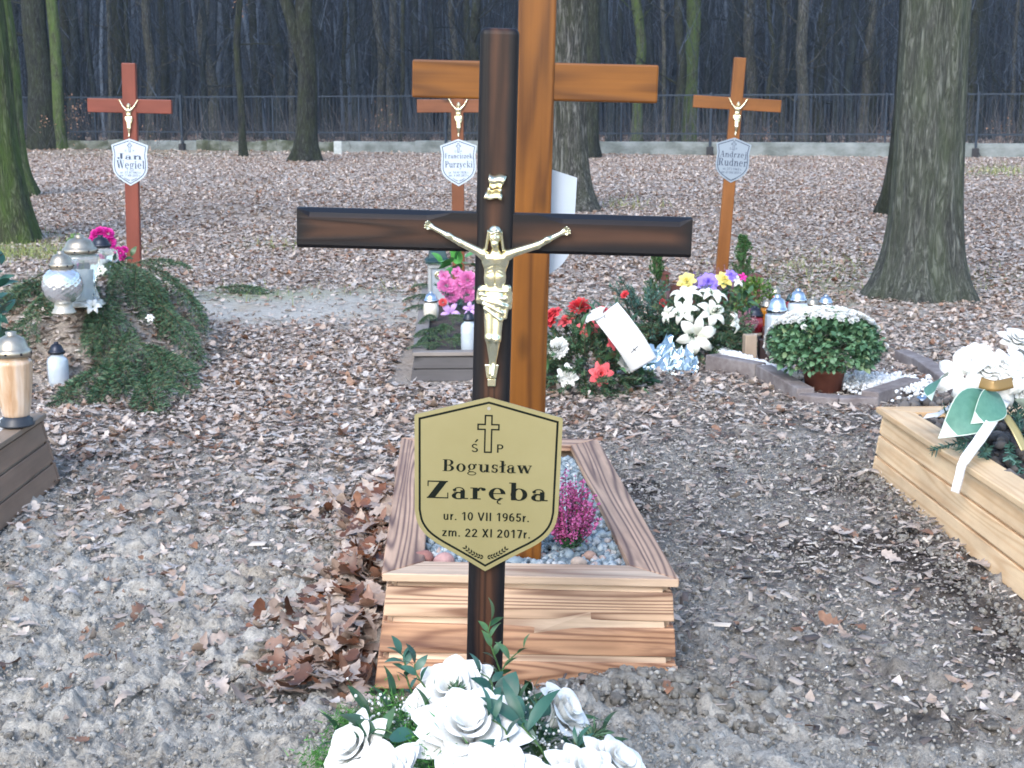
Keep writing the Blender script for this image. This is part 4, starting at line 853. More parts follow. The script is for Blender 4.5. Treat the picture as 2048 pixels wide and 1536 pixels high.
mb.grid(Pm); o = mb.build('title_scroll', gold, X1.root, loc=q); md = o.modifiers.new('solid', 'SOLIDIFY'); md.thickness = .002
def fblock(c, p, zt, zb, wt, wb, th, name='foot_rest'):
    prism(name, [(p.x - wb / 2, c.f - th, zb), (p.x + wb / 2, c.f - th, zb), (p.x + wt / 2, c.f - th, zt), (p.x - wt / 2, c.f - th, zt)], th, gold, c.root, bevel=.002)
p1 = X1.loc(984, 722, 0); p2 = X1.loc(984, 750, 0); p3 = X1.loc(984, 767, 0)
fblock(X1, p1, p1.z, p2.z, 29 * u1, 20 * u1, .012); fblock(X1, p2, p2.z - .001, p3.z, 18 * u1, 17 * u1, .007)
half1 = [(0, 0), (145, 38), (146, 43)] + smooth_half([(143, 232), (137, 258), (122, 281), (98, 300), (66, 318), (32, 337)]) + [(0, 356)]
pu = sc(2.57, .55)
tx = [('cross', 0, 35, 112, 53, 66, 22, 8, 3.0), ('sans', 'S', -33, -19, 111, 17, .0), ('poly', [(-27, 91), (-22, 84), (-19, 86), (-24, 91)]), ('sans', 'P', 17, 31, 111, 17, .0), ('serif', 'Bogusław', -89, 88, 151, 24), ('serif', 'Zaręba', -121, 121, 207, 36),
      ('sans', 'ur. 10 VII 1965r.', -86, 86, 251, 17, .01), ('sans', 'zm. 22 XI 2017r.', -88, 89, 285, 17, .01), ('laurel', 0, 316, 44, 22)]
plaque('name_plate', half1, pu, pl_gold, X1.root, X1.loc(979, 787, X1.f - .012), tx, ink, [(8, 12.2)], thick=.004, screws=((0, -22),))

X2 = Cross('tall orange varnished cross planted in the gravel of the scorched wood planter', 3.33, (1046, 1134), (1077, -60), (825, 158), (1315, 168), .0, .0, .0, None, None) if False else None
X2 = Cross('tall glossy orange cross seen from behind, planted in the gravel of the scorched planter', 3.33, (1046, 1134), (1077, -60), (825, 157), (1315, 169), .0865, .086, .045, w_orange, w_orange, sink=.15)
halfb = [(0, 0), (88, 26)] + smooth_half([(86, 95), (85, 150), (76, 180), (58, 205), (30, 225)]) + [(0, 245)]
plaque('name_plate', halfb, sc(3.36, 1.1), pl_back, X2.root, X2.loc(1067, 328, .03), [], ink, [], back=True, thick=.004, rot=(0, .0, 0))

def farcross(label, Y, base, top, aL, aR, wsh, warm, mv, px_pl, half, mat, texts, inkm, fig, hands=((-74, 168), (76, 170)), elb=((-52, 128), (52, 128)), fh=320., border=((3, 4.6),), tilt=.3, sink=.25):
    c = Cross(label, Y, base, top, aL, aR, wsh, warm, .045, mv, mv, sink=sink)
    u = sc(Y, 1.0); k = fig[2] / fh; corpus(c.root, u * k, c.loc(fig[0], fig[1], c.f + .001), hands[0], hands[1], elb[0], elb[1], 2.6, gold, tilt, .5)
    plaque('name_plate', half, u, mat, c.root, c.loc(*px_pl, c.f - .006), texts, inkm, border, thick=.003, screws=((0, -4),))
    return c
hf = [(0, 0), (36.5, 13)] + smooth_half([(35, 22), (33.5, 32), (34.5, 46), (34, 62), (27, 75), (14, 85)], 3) + [(0, 93)]
farcross('red stained cross on the left with white name plate and small gold figure', 9.6, (268, 492), (258, 126), (176, 212), (344, 212), .092, .092, w_red, (261, 277), hf, pl_white,
         [('cross', 0, 8, 27, 12, 15.5, 5, 2, 1.0), ('sans', 'S', -10, -6, 26, 4), ('sans', 'P', 6, 9, 26, 4), ('serif', 'Jan', -25, 24, 41, 12), ('serif', 'Węgiel', -27, 29, 59, 16), ('sans', 'ur. 23 XI 1961 r.', -20, 22, 69, 4.5), ('sans', 'zm. 7 VIII 2017 r.', -21, 21, 75, 4.5), ('laurel', 0, 80, 13, 5)], ink_blue, (260, 241, 70))
farcross('brown cross behind the dark walnut one, with white name plate', 10.2, (917, 500), (914, 150), (834, 211), (1000, 213), .088, .092, w_brown, (917, 278), hf, pl_white,
         [('cross', 0, 8, 27, 12, 15.5, 5, 2, 1.0), ('sans', 'S', -8, -4, 26, 4), ('sans', 'P', 4, 7, 26, 4), ('serif', 'Franciszek', -27, 28, 38, 10), ('serif', 'Purzycki', -27, 28, 56, 13), ('sans', 'ur. 14 III 1928 r.', -20, 21, 68, 4.5), ('sans', 'zm. 4 VIII 2017 r.', -20, 21, 74, 4.5), ('laurel', 0, 80, 12, 5)], ink_blue, (917, 240, 72))
farcross('leaning amber cross on the right with silver name plate and gold figure', 10.4, (1443, 545), (1480, 115), (1386, 205), (1562, 210), .088, .088, w_orange2, (1468, 275), [(x * .96, y * .96) for x, y in hf], pl_silver,
         [('cross', 0, 7, 25, 11, 14.5, 5, 2, 1.0), ('sans', 'S', -8, -4, 24, 4), ('sans', 'P', 4, 7, 24, 4), ('serif', 'Andrzej', -26, 27, 39, 12), ('serif', 'Rudner', -28, 29, 56, 15), ('sans', 'ur. 27 I 1962 r.', -18, 20, 64, 4.5), ('sans', 'zm. 21 VIII 2017 r.', -21, 20, 71, 4.5), ('laurel', 0, 81, 11, 5)], ink_blue, (1472, 238, 70))

# ------------------------------------------------------------------ planters
def planter(name, label, top, bot, n, mats, rim, rimw, group=None, soilz=.03, soilm=None, over=.012, gap=.010, sides=(0, 1, 2, 3), screws=False, mats2=None):
    o0 = Vector(bot[0]); root = thing(name, label, 'grave planter', tuple(o0), group=group); T = [Vector(p) - o0 for p in top]; B = [Vector(p) - o0 for p in bot]; cen = sum(T, Vector()) / 4
    sm = simple('screw_zinc', (.6, .62, .65), .35, .8)
    for i in sides:
        j = (i + 1) % 4; nrm = (B[j] - B[i]).cross(T[i] - B[i]).normalized()
        ee = (B[j] - B[i]).normalized() * .024; back = prism('backing', [B[i] - nrm * .011 + ee, B[j] - nrm * .011 - ee, T[j] - nrm * .011 - ee, T[i] - nrm * .011 + ee], .012, mats[-1], root)
        for k in range(n):
            a, b = k / n, (k + 1) / n; g = gap / (T[i] - B[i]).length; e = (B[j] - B[i]).normalized() * (.001 if i in (0, 2) else .0215)
            q = [B[i].lerp(T[i], a) + e, B[j].lerp(T[j], a) - e, B[j].lerp(T[j], b - g) - e, B[i].lerp(T[i], b - g) + e]
            if abs(q[0].z - q[1].z) > 0 and False: pass
            bd = prism('board', q, .018, mats[k % len(mats)], root, bevel=.003)
            if screws and i == 0:
                for P_, s_ in ((q[0].lerp(q[3], .55), 1), (q[1].lerp(q[2], .55), -1)):
                    mb = MB(); mb.lathe([(.001, .001), (.0035, .0012), (.004, 0)], 10); inv = bd.matrix_local.inverted(); pp = inv @ (P_ + e * s_ * 5); mb.build('screw', sm, bd, loc=tuple(pp + Vector((0, -.0003, 0))), rot=(R(90), 0, 0))
    for i in range(4):
        j = (i + 1) % 4; d = lambda P, k_: P + (P - cen).normalized() * k_ if False else P
        def off(idx, dist):
            p, a, b = T[idx], (T[idx - 1] - T[idx]).normalized(), (T[(idx + 1) % 4] - T[idx]).normalized(); s_ = math.sqrt(max(1e-6, 1 - a.dot(b) ** 2)); return p + (a + b) * dist / s_
        q = [off(i, -over) + Vector((0, 0, .02)), off(j, -over) + Vector((0, 0, .02)), off(j, rimw) + Vector((0, 0, .02)), off(i, rimw) + Vector((0, 0, .02))]
        q = [q[0].lerp(q[1], .001), q[1].lerp(q[0], .001), q[2].lerp(q[3], .001), q[3].lerp(q[2], .001)]
        prism('rim_board', q, .02, rim[i] if isinstance(rim, list) else rim, root, bevel=.003)
    if soilm is not None:
        mb = MB(); I = [off_ for off_ in range(4)]; P = []
        for a in range(40):
            r_ = []
            for b in range(40):
                u_, v_ = a / 39, b / 39; p = (T[0].lerp(T[1], u_)).lerp(T[3].lerp(T[2], u_), v_); r_.append((p.x, p.y, p.z - soilz + .03 * float(fbm(np.array(p.x * 1.0), np.array(p.y), 9, 4, 3))))
            P.append(r_)
        mb.grid(np.array(P) * 1.0); o = mb.build('soil', soilm, root)
    return root
def corners(px4, z): return [G(x, y, z) for x, y in px4]
soil_dark = noisy('dark_humus', [(.3, (.03, .022, .018)), (.6, (.09, .07, .06)), (.8, (.18, .15, .13))], 40, .95, bmp=1.0, bd=.02)
T_ = corners([(774, 1160), (1346, 1172), (1188, 891), (810, 888)], .245); b0 = G(748, 1378, 0.0); b1 = G(1356, 1385, -.01)
planter('wooden_planter', 'scorched reddish wood planter box behind the walnut cross, filled with gravel', T_, [b0, b1, Vector((T_[2].x + .03, T_[2].y + .03, 0)), Vector((T_[3].x - .03, T_[3].y + .03, 0))], 3, [w_burnt, w_burnt, w_burnt_l, w_rim_l], [w_rim_l, w_rim, w_rim, w_rim], .085, soilz=.035, soilm=soil_dark, screws=True, gap=.016)
PT = T_
# pine planter on the right
a = G(1765, 826, .22); b = G(2048, 1012, .22); dv = (b - a).normalized(); far_ = a; near_ = a + dv * 2.4; wd = Vector((-dv.y, dv.x, 0)) * -1; wd = wd if wd.x > 0 else -wd
Tp = [near_, near_ + wd * .72, far_ + wd * .72, far_]; fl = .035
fb_ = G(1742, 947, 0.0); fn_ = G(2048, 1202, 0.0); nb_ = fb_ + (fn_ - fb_).normalized() * 2.4; Bp = [nb_, Vector((near_.x + .72 + fl, nb_.y, 0)), Vector((far_.x + .72 + fl, far_.y + fl, 0)), fb_]
planter('wooden_planter', 'fresh yellow pine planter box at the right edge holding the white bouquet', Tp, Bp, 3, [w_pine], w_pine, .09, soilz=.03, soilm=soil_dark, gap=.008, over=.02)
# grey-brown planter on the left
a = G(85, 838, .21); b = G(0, 892, .21); dv = (b - a).normalized(); near_ = a + dv * 2.0 * 1.0; near_ = Vector((a.x + .02, a.y - 1.9, .21)); far_ = a
Tp = [Vector((near_.x - .75, near_.y, .21)), near_, far_, Vector((far_.x - .75, far_.y, .21))]; c_ = G(122, 962, 0); n_ = G(0, 1067, 0)
Bp = [Vector((near_.x - .79, near_.y - .03, 0)), Vector((c_.x + .01, near_.y - .03, 0)), Vector((c_.x, c_.y, 0)), Vector((far_.x - .79, far_.y + .03, 0))]
planter('wooden_planter', 'grey brown planter box cut by the left edge with a lantern on its corner', Tp, Bp, 3, [w_greybrown, w_greybrown, w_greybrown, w_greybrown_rim], w_greybrown_rim, .055, soilz=.012, soilm=soil_dark, gap=.007)
LT = Tp
# small dark planter behind the walnut cross
Tq = [G(829, 712, .125), G(829, 712, .125) + Vector((.74, .03, 0)), G(852, 578, .125) + Vector((.72, 0, 0)), G(848, 578, .125)]
Bq = [Vector((p.x + sx, p.y + sy, 0)) for p, sx, sy in zip(Tq, (-.02, .02, .02, -.02), (-.02, -.02, .02, .02))]
planter('wooden_planter', 'low dark grey wooden planter left of the walnut cross, crammed with flowers', Tq, Bq, 2, [w_grey], w_grey_rim, .06, soilz=.015, soilm=soil_dark, gap=.006)
# ================================================================== FLOWER AND GREENERY TEMPLATES
def petal(r0, r1, h0, h1, wa, curl=.0, cup=.0, pt=.25, n=10, m=8, out=0.0, a0=0.0, wav=0.0):
    P = []
    for i in range(m + 1):
        t = i / m; row = []
        for j in range(n + 1):
            s = 2 * j / n - 1; w = math.sin(min(1, t * 1.3 + .15) * math.pi * .5) ** .8; tt = t * (1 - pt * abs(s) ** 1.25)
            r = r0 + (r1 - r0) * tt ** 1.5 + out * max(0, tt - .75) ** 1.5 * 4; z = h0 + (h1 - h0) * min(1, tt * 1.15) ** .9 - curl * max(0, tt - .68) ** 1.6 * 4 + wav * math.sin(s * 3.2 + a0 * 3) * tt * tt
            an = a0 + s * wa * w; rr = r * (1 - cup * s * s); row.append((rr * math.cos(an), rr * math.sin(an), z))
        P.append(row)
    return np.array(P)
def T_rose(seed=0, openness=1.0, point=.3, layers=5):
    rr = random.Random(seed); mb = MB()
    for L in range(layers):
        f = (L + 1) / layers; k = 3 + L
        for i in range(k):
            a = 2 * math.pi * i / k + L * 1.1 + rr.uniform(-.2, .2); R1 = (.12 + .88 * f ** 1.1) * rr.uniform(.9, 1.08)
            mb.grid(petal(.02 + .1 * f, R1 * (.55 + .45 * openness), -.35, .55 - .5 * f * openness + rr.uniform(-.05, .05), math.pi / k * 1.35, curl=.18 * f * openness, cup=.02, pt=point * f, out=.14 * f, a0=a, wav=.03))
    return mb.mesh('rose')
def T_lily(seed=0, n=6):
    rr = random.Random(seed); mb = MB()
    for i in range(n):
        a = 2 * math.pi * i / n + rr.uniform(-.08, .08); P = []; w0 = .24 if i % 2 else .30
        for u in range(10):
            t = u / 9; w = w0 * math.sin(math.pi * min(.995, t * .9 + .06)) ** .8 * (1 if t < .98 else .3); r = .06 + t * .98; z = -.25 + .62 * math.sin(t * 2.2) - .38 * t * t; row = []
            for v in range(5): s = v / 2 - 1; row.append((r * math.cos(a) - w * s * math.sin(a), r * math.sin(a) + w * s * math.cos(a), z + .06 * (1 - abs(s)) * (1 if t > .1 else 0) - .06 * abs(s)))
            P.append(row)
        mb.grid(P)
    return mb.mesh('lily')
def T_puff(seed=0, n=70, w=.16, L=.55):
    rr = random.Random(seed); mb = MB()
    for i in range(n):
        t = (i + .5) / n; el = math.acos(1 - t * 1.25); az = i * 2.39996; d = Vector((math.sin(el) * math.cos(az), math.sin(el) * math.sin(az), math.cos(el) * .75)); s_ = d.cross(Vector((0, 0, 1))).normalized() if el > .05 else Vector((1, 0, 0)); q = d * (1 + rr.uniform(-.12, .1)); b = d * .35
        up = s_.cross(d) * .12
        mb.add([b - s_ * w * .4, b + s_ * w * .4, q * .85 + s_ * w + up, q + up * .5, q * .85 - s_ * w + up], [(0, 1, 2, 3, 4)])
    return mb.mesh('puff')
def T_leaf(n=7, w=.22, pointed=1.0, bend=.25, fold=.12, wav=0.0):
    mb = MB(); P = []
    for i in range(n + 1):
        t = i / n; ww = w * math.sin(math.pi * t ** .85) ** (pointed) if 0 < t < 1 else .004; z = bend * math.sin(t * 2.4) * .6 - bend * t * t * .5; row = []
        for j in range(5): s = j / 2 - 1; row.append((t, s * ww, z + fold * ww * abs(s) + wav * math.sin(t * 14 + s * 2) * abs(s)))
        P.append(row)
    mb.grid(P); return (np.concatenate(mb.v), mb.f)
def needles(mb, pts, n, L, w, seed=0, flat=.5, ang=.9):
    rr = random.Random(seed); pts = [Vector(p) for p in pts]; N = len(pts) - 1
    for i in range(n):
        t = (i + rr.random()) / n * N; k = min(N - 1, int(t)); p = pts[k].lerp(pts[k + 1], t - k); d = (pts[k + 1] - pts[k]).normalized()
        a = Vector((rr.gauss(0, 1), rr.gauss(0, 1), rr.gauss(.15, flat))); a = (a - d * a.dot(d)).normalized(); nd = (d * math.cos(ang) + a * math.sin(ang)).normalized(); s_ = nd.cross(Vector((rr.gauss(0, 1), rr.gauss(0, 1), rr.gauss(0, 1)))).normalized() * w * .5; l_ = L * rr.uniform(.75, 1.15)
        mb.add([p - s_, p + s_, p + nd * l_ * .8 + s_ * .7, p + nd * l_, p + nd * l_ * .8 - s_ * .7], [(0, 1, 2, 3, 4)])
def T_branch(seed=0, L=1.0, side=14, droop=.25, nl=.056, nw=.0075, dens=210, slen=.42):
    rr = random.Random(seed); mb = MB(); st = MB(); main = [Vector((t * L, .04 * math.sin(t * 4 + seed), .10 * math.sin(t * 2.5) - droop * t * t)) for t in [i / 8 for i in range(9)]]
    st.tube(main, [.007 * (1 - .09 * i) for i in range(9)], 5); needles(mb, main, int(dens * L * 1.3), nl, nw, seed)
    for i in range(side):
        t = .12 + .8 * i / side; k = int(t * 8); p = main[k].lerp(main[k + 1], t * 8 - k)
        for q in (-1, 1):
            l_ = slen * L * (1 - t * .7) * rr.uniform(.75, 1.15); d = Vector((math.cos(.85), q * math.sin(.85), -.05)); tw = [p]
            for s_ in range(4): d = (d + Vector((.09, 0, -.22 + rr.uniform(-.10, .08)))).normalized(); tw.append(tw[-1] + d * l_ / 4)
            st.tube(tw, [.0035, .003, .0025, .002, .0015], 4); needles(mb, tw, int(dens * l_), nl, nw, seed + i)
    return mb.mesh('needles'), st.mesh('stem')
def tomesh(T): return fastmesh('leaf', T[0], T[1])
def qdir(d, spin=0.0):
    return (Vector(d).to_track_quat('Z', 'Y') @ Euler((0, 0, spin)).to_quaternion()).to_euler()
white_p = noisy('white_petal', [(.3, (.66, .67, .64)), (.6, (.80, .81, .79))], 22, .55, (1, 1, .3), bmp=.15, bd=.01)
cream_p = noisy('cream_petal', [(.3, (.68, .69, .58)), (.7, (.80, .81, .75))], 3, .5, bmp=0)
red_p = noisy('red_petal', [(.3, (.52, .02, .03)), (.7, (.72, .06, .07))], 20, .5, bmp=0)
coral_p = noisy('coral_petal', [(.3, (.60, .05, .07)), (.7, (.82, .16, .17))], 14, .5, bmp=0)
pink_p = noisy('pink_petal', [(.3, (.62, .10, .38)), (.7, (.80, .30, .58))], 20, .5, bmp=0)
magenta_p = noisy('magenta_petal', [(.3, (.50, .01, .22)), (.7, (.75, .04, .40))], 20, .5, bmp=0)
lilac_p = noisy('lilac_petal', [(.3, (.50, .28, .60)), (.7, (.72, .50, .82))], 12, .5, bmp=0)
violet_p = noisy('violet_petal', [(.3, (.19, .11, .58)), (.7, (.34, .25, .80))], 20, .5, bmp=0)
yellow_p = noisy('yellow_petal', [(.3, (.62, .50, .06)), (.7, (.80, .74, .30))], 12, .5, bmp=0)
g_spruce = island('spruce_needle', [(0, (.012, .04, .018)), (.5, (.045, .115, .055)), (.85, (.10, .20, .10)), (1, (.19, .19, .09))], .55, vein=False)
g_bluespruce = island('blue_spruce_needle', [(0, (.015, .05, .04)), (.6, (.05, .14, .11)), (1, (.12, .24, .20))], .55, vein=False)
g_dark = island('dark_leaf', [(0, (.015, .06, .025)), (.5, (.04, .12, .05)), (1, (.09, .20, .08))], .4, nscale=30)
g_blue = island('bluish_leaf', [(0, (.015, .07, .05)), (.6, (.03, .115, .085)), (1, (.06, .17, .12))], .4, nscale=12)
g_bright = island('bright_leaf', [(0, (.04, .22, .04)), (1, (.12, .42, .10))], .45, nscale=20)
g_light = island('fresh_leaf', [(0, (.05, .13, .02)), (1, (.16, .26, .05))], .5, vein=False)
g_fern = island('fern_leaf', [(0, (.03, .14, .02)), (1, (.09, .28, .05))], .6, vein=False)
stemm = simple('plant_stem', (.10, .075, .045), .8); gstem = simple('green_stem', (.05, .12, .03), .6)
M_rose = [T_rose(i, 1.0, .34, 5) for i in range(4)]; M_roset = [T_rose(10 + i, .6, .25, 4) for i in range(3)]; M_lily = [T_lily(i) for i in range(3)]; M_puff = [T_puff(i) for i in range(2)]; M_daisy = T_lily(5, 5)
LEAF = T_leaf(); LEAFW = T_leaf(w=.33, pointed=.8, bend=.2); LEAFN = T_leaf(w=.12, pointed=.9, bend=.3)
def fl(name, me, mat, parent, loc, d, size, spin=0.0, label=None):
    me2 = me.copy() if (len(me.materials) and me.materials[0] != mat) else me
    key = (me.name, mat.name)
    if key in FLC: me2 = FLC[key]
    else:
        me2 = me.copy(); me2.materials.clear(); me2.materials.append(mat); me2.polygons.foreach_set('use_smooth', np.ones(len(me2.polygons), bool)); FLC[key] = me2
    o = bpy.data.objects.new(name, me2); COL.objects.link(o); o.parent = parent; o.location = loc; o.rotation_euler = qdir(d, spin); o.scale = (size,) * 3
    if label: o['label'] = label
    return o
FLC = {}
def leafcloud(mb, T, n, c, r, size, seed, zmin=-1, shell=.55, outw=.8):
    rr = random.Random(seed); c = Vector(c); r = Vector(r)
    for _ in range(n):
        d = Vector((rr.gauss(0, 1), rr.gauss(0, 1), rr.gauss(0, 1))).normalized()
        if d.z < zmin: continue
        k = shell + (1 - shell) * rr.random(); p = c + Vector((d.x * r.x, d.y * r.y, d.z * r.z)) * k; o = (d * outw + Vector((rr.gauss(0, .5), rr.gauss(0, .5), rr.gauss(0, .5)))).normalized()
        q = o.to_track_quat('X', 'Z') @ Euler((rr.uniform(-.8, .8), 0, 0)).to_quaternion(); M = Matrix.Translation(p) @ q.to_matrix().to_4x4() @ Matrix.Scale(size * rr.uniform(.55, 1.4), 4); mb.inst(T, M)
def twigdome(mb, c, r, n, L, seed, zmin=-.1, nl=.026, nw=.005, dens=60, st=None, droop=.3):
    rr = random.Random(seed); c = Vector(c)
    for _ in range(n):
        while True:
            d = Vector((rr.gauss(0, 1), rr.gauss(0, 1), rr.gauss(0, 1))).normalized()
            if d.z > zmin: break
        p = c + Vector((d.x * r[0], d.y * r[1], d.z * r[2])) * rr.uniform(.55, .82); o = (d + Vector((rr.gauss(0, .3), rr.gauss(0, .3), rr.gauss(0, .3)))).normalized(); tw = [p]
        for s_ in range(3): o = (o + Vector((0, 0, -droop * .4))).normalized(); tw.append(tw[-1] + o * L * rr.uniform(.8, 1.2) / 3)
        if st: st.tube(tw, [.004, .003, .0025, .002], 4)
        needles(mb, tw, dens, nl, nw, rr.randint(0, 9999))
def hit(px, py, c, r, push=1.0):
    """nearest point where the sight line meets an ellipsoid, and the outward direction there"""
    o = Vector((0, 0, CZ)); d = ray(px, py).normalized(); q = o - Vector(c); a = sum((d[i] / r[i]) ** 2 for i in range(3)); b = 2 * sum(d[i] * q[i] / r[i] ** 2 for i in range(3)); k = sum((q[i] / r[i]) ** 2 for i in range(3)) - 1; D = b * b - 4 * a * k
    t = (-b - math.sqrt(max(D, 0))) / (2 * a); p = o + d * t; n = Vector([(p[i] - c[i]) / r[i] ** 2 for i in range(3)]).normalized(); return Vector(c) + (p - Vector(c)) * push, n

# ================================================================== GRAVEL, COBBLES AND HEATHER IN THE SCORCHED PLANTER
def gravel(name, n, fn, s0, stops, rough=.5, kind='stuff', sub=1):
    bm = bmesh.new(); bmesh.ops.create_icosphere(bm, subdivisions=sub, radius=.5); T = np.array([v.co[:] for v in bm.verts]); F = np.array([[v.index for v in f.verts] for f in bm.faces]); bm.free()
    P = fn(n); N = len(P); s = s0 * np.exp(rng.normal(0, .25, N)); Tn = np.repeat(T[None], N, 0) * (1 + rng.uniform(-.25, .25, (N, len(T), 1))) * s[:, None, None] * rng.uniform(.7, 1.25, (N, 1, 3)) + P[:, None, :]
    FF = (F[None] + (np.arange(N) * len(T))[:, None, None]).reshape(-1, 3); return tag(link(name, fastmesh(name, Tn.reshape(-1, 3), FF), island(name + '_mat', stops, rough, vein=False), smooth=False), kind=kind)
def inplanter(T, rim, z):
    def f(n):
        u = rng.uniform(0, 1, n); v = rng.uniform(0, 1, n) ** 1.2; a = np.array([list(p) for p in T]); P = ((a[0] * (1 - u)[:, None] + a[1] * u[:, None]) * (1 - v)[:, None] + (a[3] * (1 - u)[:, None] + a[2] * u[:, None]) * v[:, None])
        c = a.mean(0); P[:, :2] = c[:2] + (P[:, :2] - c[:2]) * rim; P[:, 2] = z + rng.uniform(-.008, .012, n); return P
    return f
gravel('gravel', 5200, inplanter(PT, .80, .232), .017, [(0, (.13, .17, .19)), (.45, (.27, .33, .36)), (.8, (.42, .48, .50)), (.93, (.55, .55, .53)), (1, (.45, .30, .24))])
gravel('soil_clods', 700, lambda n: np.stack([rng.uniform(1.46, 1.9, n), rng.uniform(3.3, 5.4, n), rng.uniform(.19, .225, n)], 1), .035, [(0, (.04, .035, .032)), (1, (.17, .155, .145))], .95)
for i, (px, py, s_, colr) in enumerate(((845, 1118, .036, 'dull red cobble at the front left corner of the gravel'), (888, 1122, .034, 'pink cobble lying in the gravel left of the walnut cross'), (1180, 1112, .022, 'small rust brown cobble beside the heather'), (1158, 1125, .026, 'pale tan cobble at the foot of the heather'))):
    p = G(px, py, .25); bm = bmesh.new(); bmesh.ops.create_icosphere(bm, subdivisions=3, radius=1)
    for v in bm.verts: v.co = Vector((v.co.x * 1.1, v.co.y * .85, v.co.z * .8)) * (1 + .08 * math.sin(v.co.x * 3 + i) + .06 * math.sin(v.co.y * 4 + i)) * s_ * .7
    me = bpy.data.meshes.new('cobble'); bm.to_mesh(me); bm.free(); c = [(.36, .16, .13), (.52, .30, .28), (.40, .25, .19), (.52, .40, .32)][i]
    tag(link('cobble', me, noisy('cobble_mat', [(.3, tuple(x * .75 for x in c)), (.7, c)], 60, .6, bmp=.2), loc=tuple(p)), colr, 'cobble', 'cobbles in the gravel')
def heather(px, py, z, h, w, label, seed, st=((0, (.16, .015, .07)), (.5, (.38, .05, .20)), (1, (.60, .18, .40))), n=70):
    p = G(px, py, z); root = thing('heather_plant', label, 'heather', tuple(p)); rr = random.Random(seed); fm = MB(); sm = MB(); lm = MB()
    for i in range(n):
        a = rr.uniform(0, 6.28); sp_ = rr.random() ** .6; hh = h * rr.uniform(.5, 1) * (1 - .35 * sp_ * sp_); e = Vector((math.cos(a) * w * sp_, math.sin(a) * w * sp_, hh)); mid = e * .5 + Vector((math.cos(a) * w * .15, math.sin(a) * w * .15, 0)); pts = [Vector((0, 0, -.01)), mid, e]
        sm.tube(pts, [.0016, .0013, .0008], 3); P = [pts[0].lerp(mid, .5), mid, e]
        for k in range(46):
            t = rr.uniform(.12, 1) ; b = pts[0].lerp(mid, t * 2) if t < .5 else mid.lerp(e, t * 2 - 1); d = Vector((rr.gauss(0, 1), rr.gauss(0, 1), rr.gauss(.3, 1))).normalized(); c = b + d * rr.uniform(.002, .008); s_ = rr.uniform(.0022, .004)
            (fm if t > .35 else lm).add([c + Vector((s_, 0, 0)), c + Vector((0, s_, s_ * .3)), c + Vector((-s_, 0, 0)), c + Vector((0, -s_, -.2 * s_)), c + Vector((0, 0, s_ * 1.3))], [(0, 1, 4), (1, 2, 4), (2, 3, 4), (3, 0, 4)])
    sm.build('stems', stemm, root); fm.build('blossoms', island('heather_bloom', list(st), .6, vein=False), root, smooth=False); lm.build('foliage', g_dark, root, smooth=False); return root
heather(1140, 1098, .24, .215, .085, 'magenta purple heather growing in gravel inside the scorched planter', 3)

# ================================================================== FRONT BOUQUET OF WHITE ROSES
fb = G(950, 1500, .24); froot = thing('funeral_bouquet', 'big bouquet of white roses with green sprigs at the bottom edge', 'bouquet', (fb.x, fb.y, .19))
O = Vector((fb.x, fb.y, .19))
def at(px, py, z): return G(px, py, z) - O
for i, (px, py, z, rpx, tilt, kind) in enumerate(((903, 1388, .35, 74, (-.15, -.55, .8), 0), (938, 1462, .38, 92, (0, -.45, .9), 0), (1122, 1432, .35, 64, (.7, -.2, .7), 1), (712, 1498, .32, 66, (-.55, -.5, .7), 0), (770, 1560, .34, 74, (-.2, -.5, .8), 0), (1000, 1560, .38, 72, (.1, -.5, .8), 0), (1168, 1548, .35, 62, (.2, -.4, .8), 0), (1232, 1532, .33, 66, (.5, -.3, .8), 0), (1090, 1590, .36, 70, (.1, -.5, .8), 0))):
    p = at(px, py, z); s_ = rpx * sc((p + O).y, z) * 1.28; fl('rose', (M_rose if kind == 0 else M_roset)[i % (4 if kind == 0 else 3)], white_p, froot, p, tilt, s_ * 1.02, i)
def stalk(px0, py0, px1, py1, z0, z1, leaves, T, size, mat, seed, name='sprig', droop=.1):
    rr = random.Random(seed); a = at(px0, py0, z0); Yd = (a + O).y; b = PY(px1, py1, Yd + .03) - O; pts = [a.lerp(b, t) + Vector((.01 * math.sin(t * 5 + seed), 0, .02 * math.sin(t * 3))) for t in [i / 6 for i in range(7)]]
    st = MB(); st.tube(pts, [.0022 - .0002 * i for i in range(7)], 5); st.build('stem', gstem, froot); mb = MB()
    for i in range(leaves):
        t = .2 + .8 * i / max(1, leaves - 1); k = min(5, int(t * 6)); p = pts[k].lerp(pts[k + 1], t * 6 - k); ax = (b - a).normalized(); sd_ = (1 if i % 2 else -1); d = (ax * .8 + Vector((sd_ * .75 + rr.gauss(0, .2), rr.gauss(-.1, .4), rr.gauss(0, .25)))).normalized() if i < leaves - 1 else ax
        q = d.to_track_quat('X', 'Z') @ Euler((rr.uniform(-.9, .9), 0, 0)).to_quaternion(); mb.inst(T, Matrix.Translation(p) @ q.to_matrix().to_4x4() @ Matrix.Scale(size * rr.uniform(.75, 1.2), 4))
    mb.build(name, mat, froot)
stalk(1000, 1420, 985, 1245, .30, 0, 9, LEAF, .036, g_dark, 1); stalk(985, 1440, 1040, 1300, .30, 0, 7, LEAF, .034, g_dark, 2); stalk(850, 1430, 790, 1310, .30, 0, 10, LEAF, .034, g_blue, 3); stalk(1010, 1460, 955, 1350, .31, 0, 6, LEAF, .036, g_blue, 4); stalk(880, 1450, 828, 1330, .30, 0, 8, LEAF, .036, g_blue, 14)
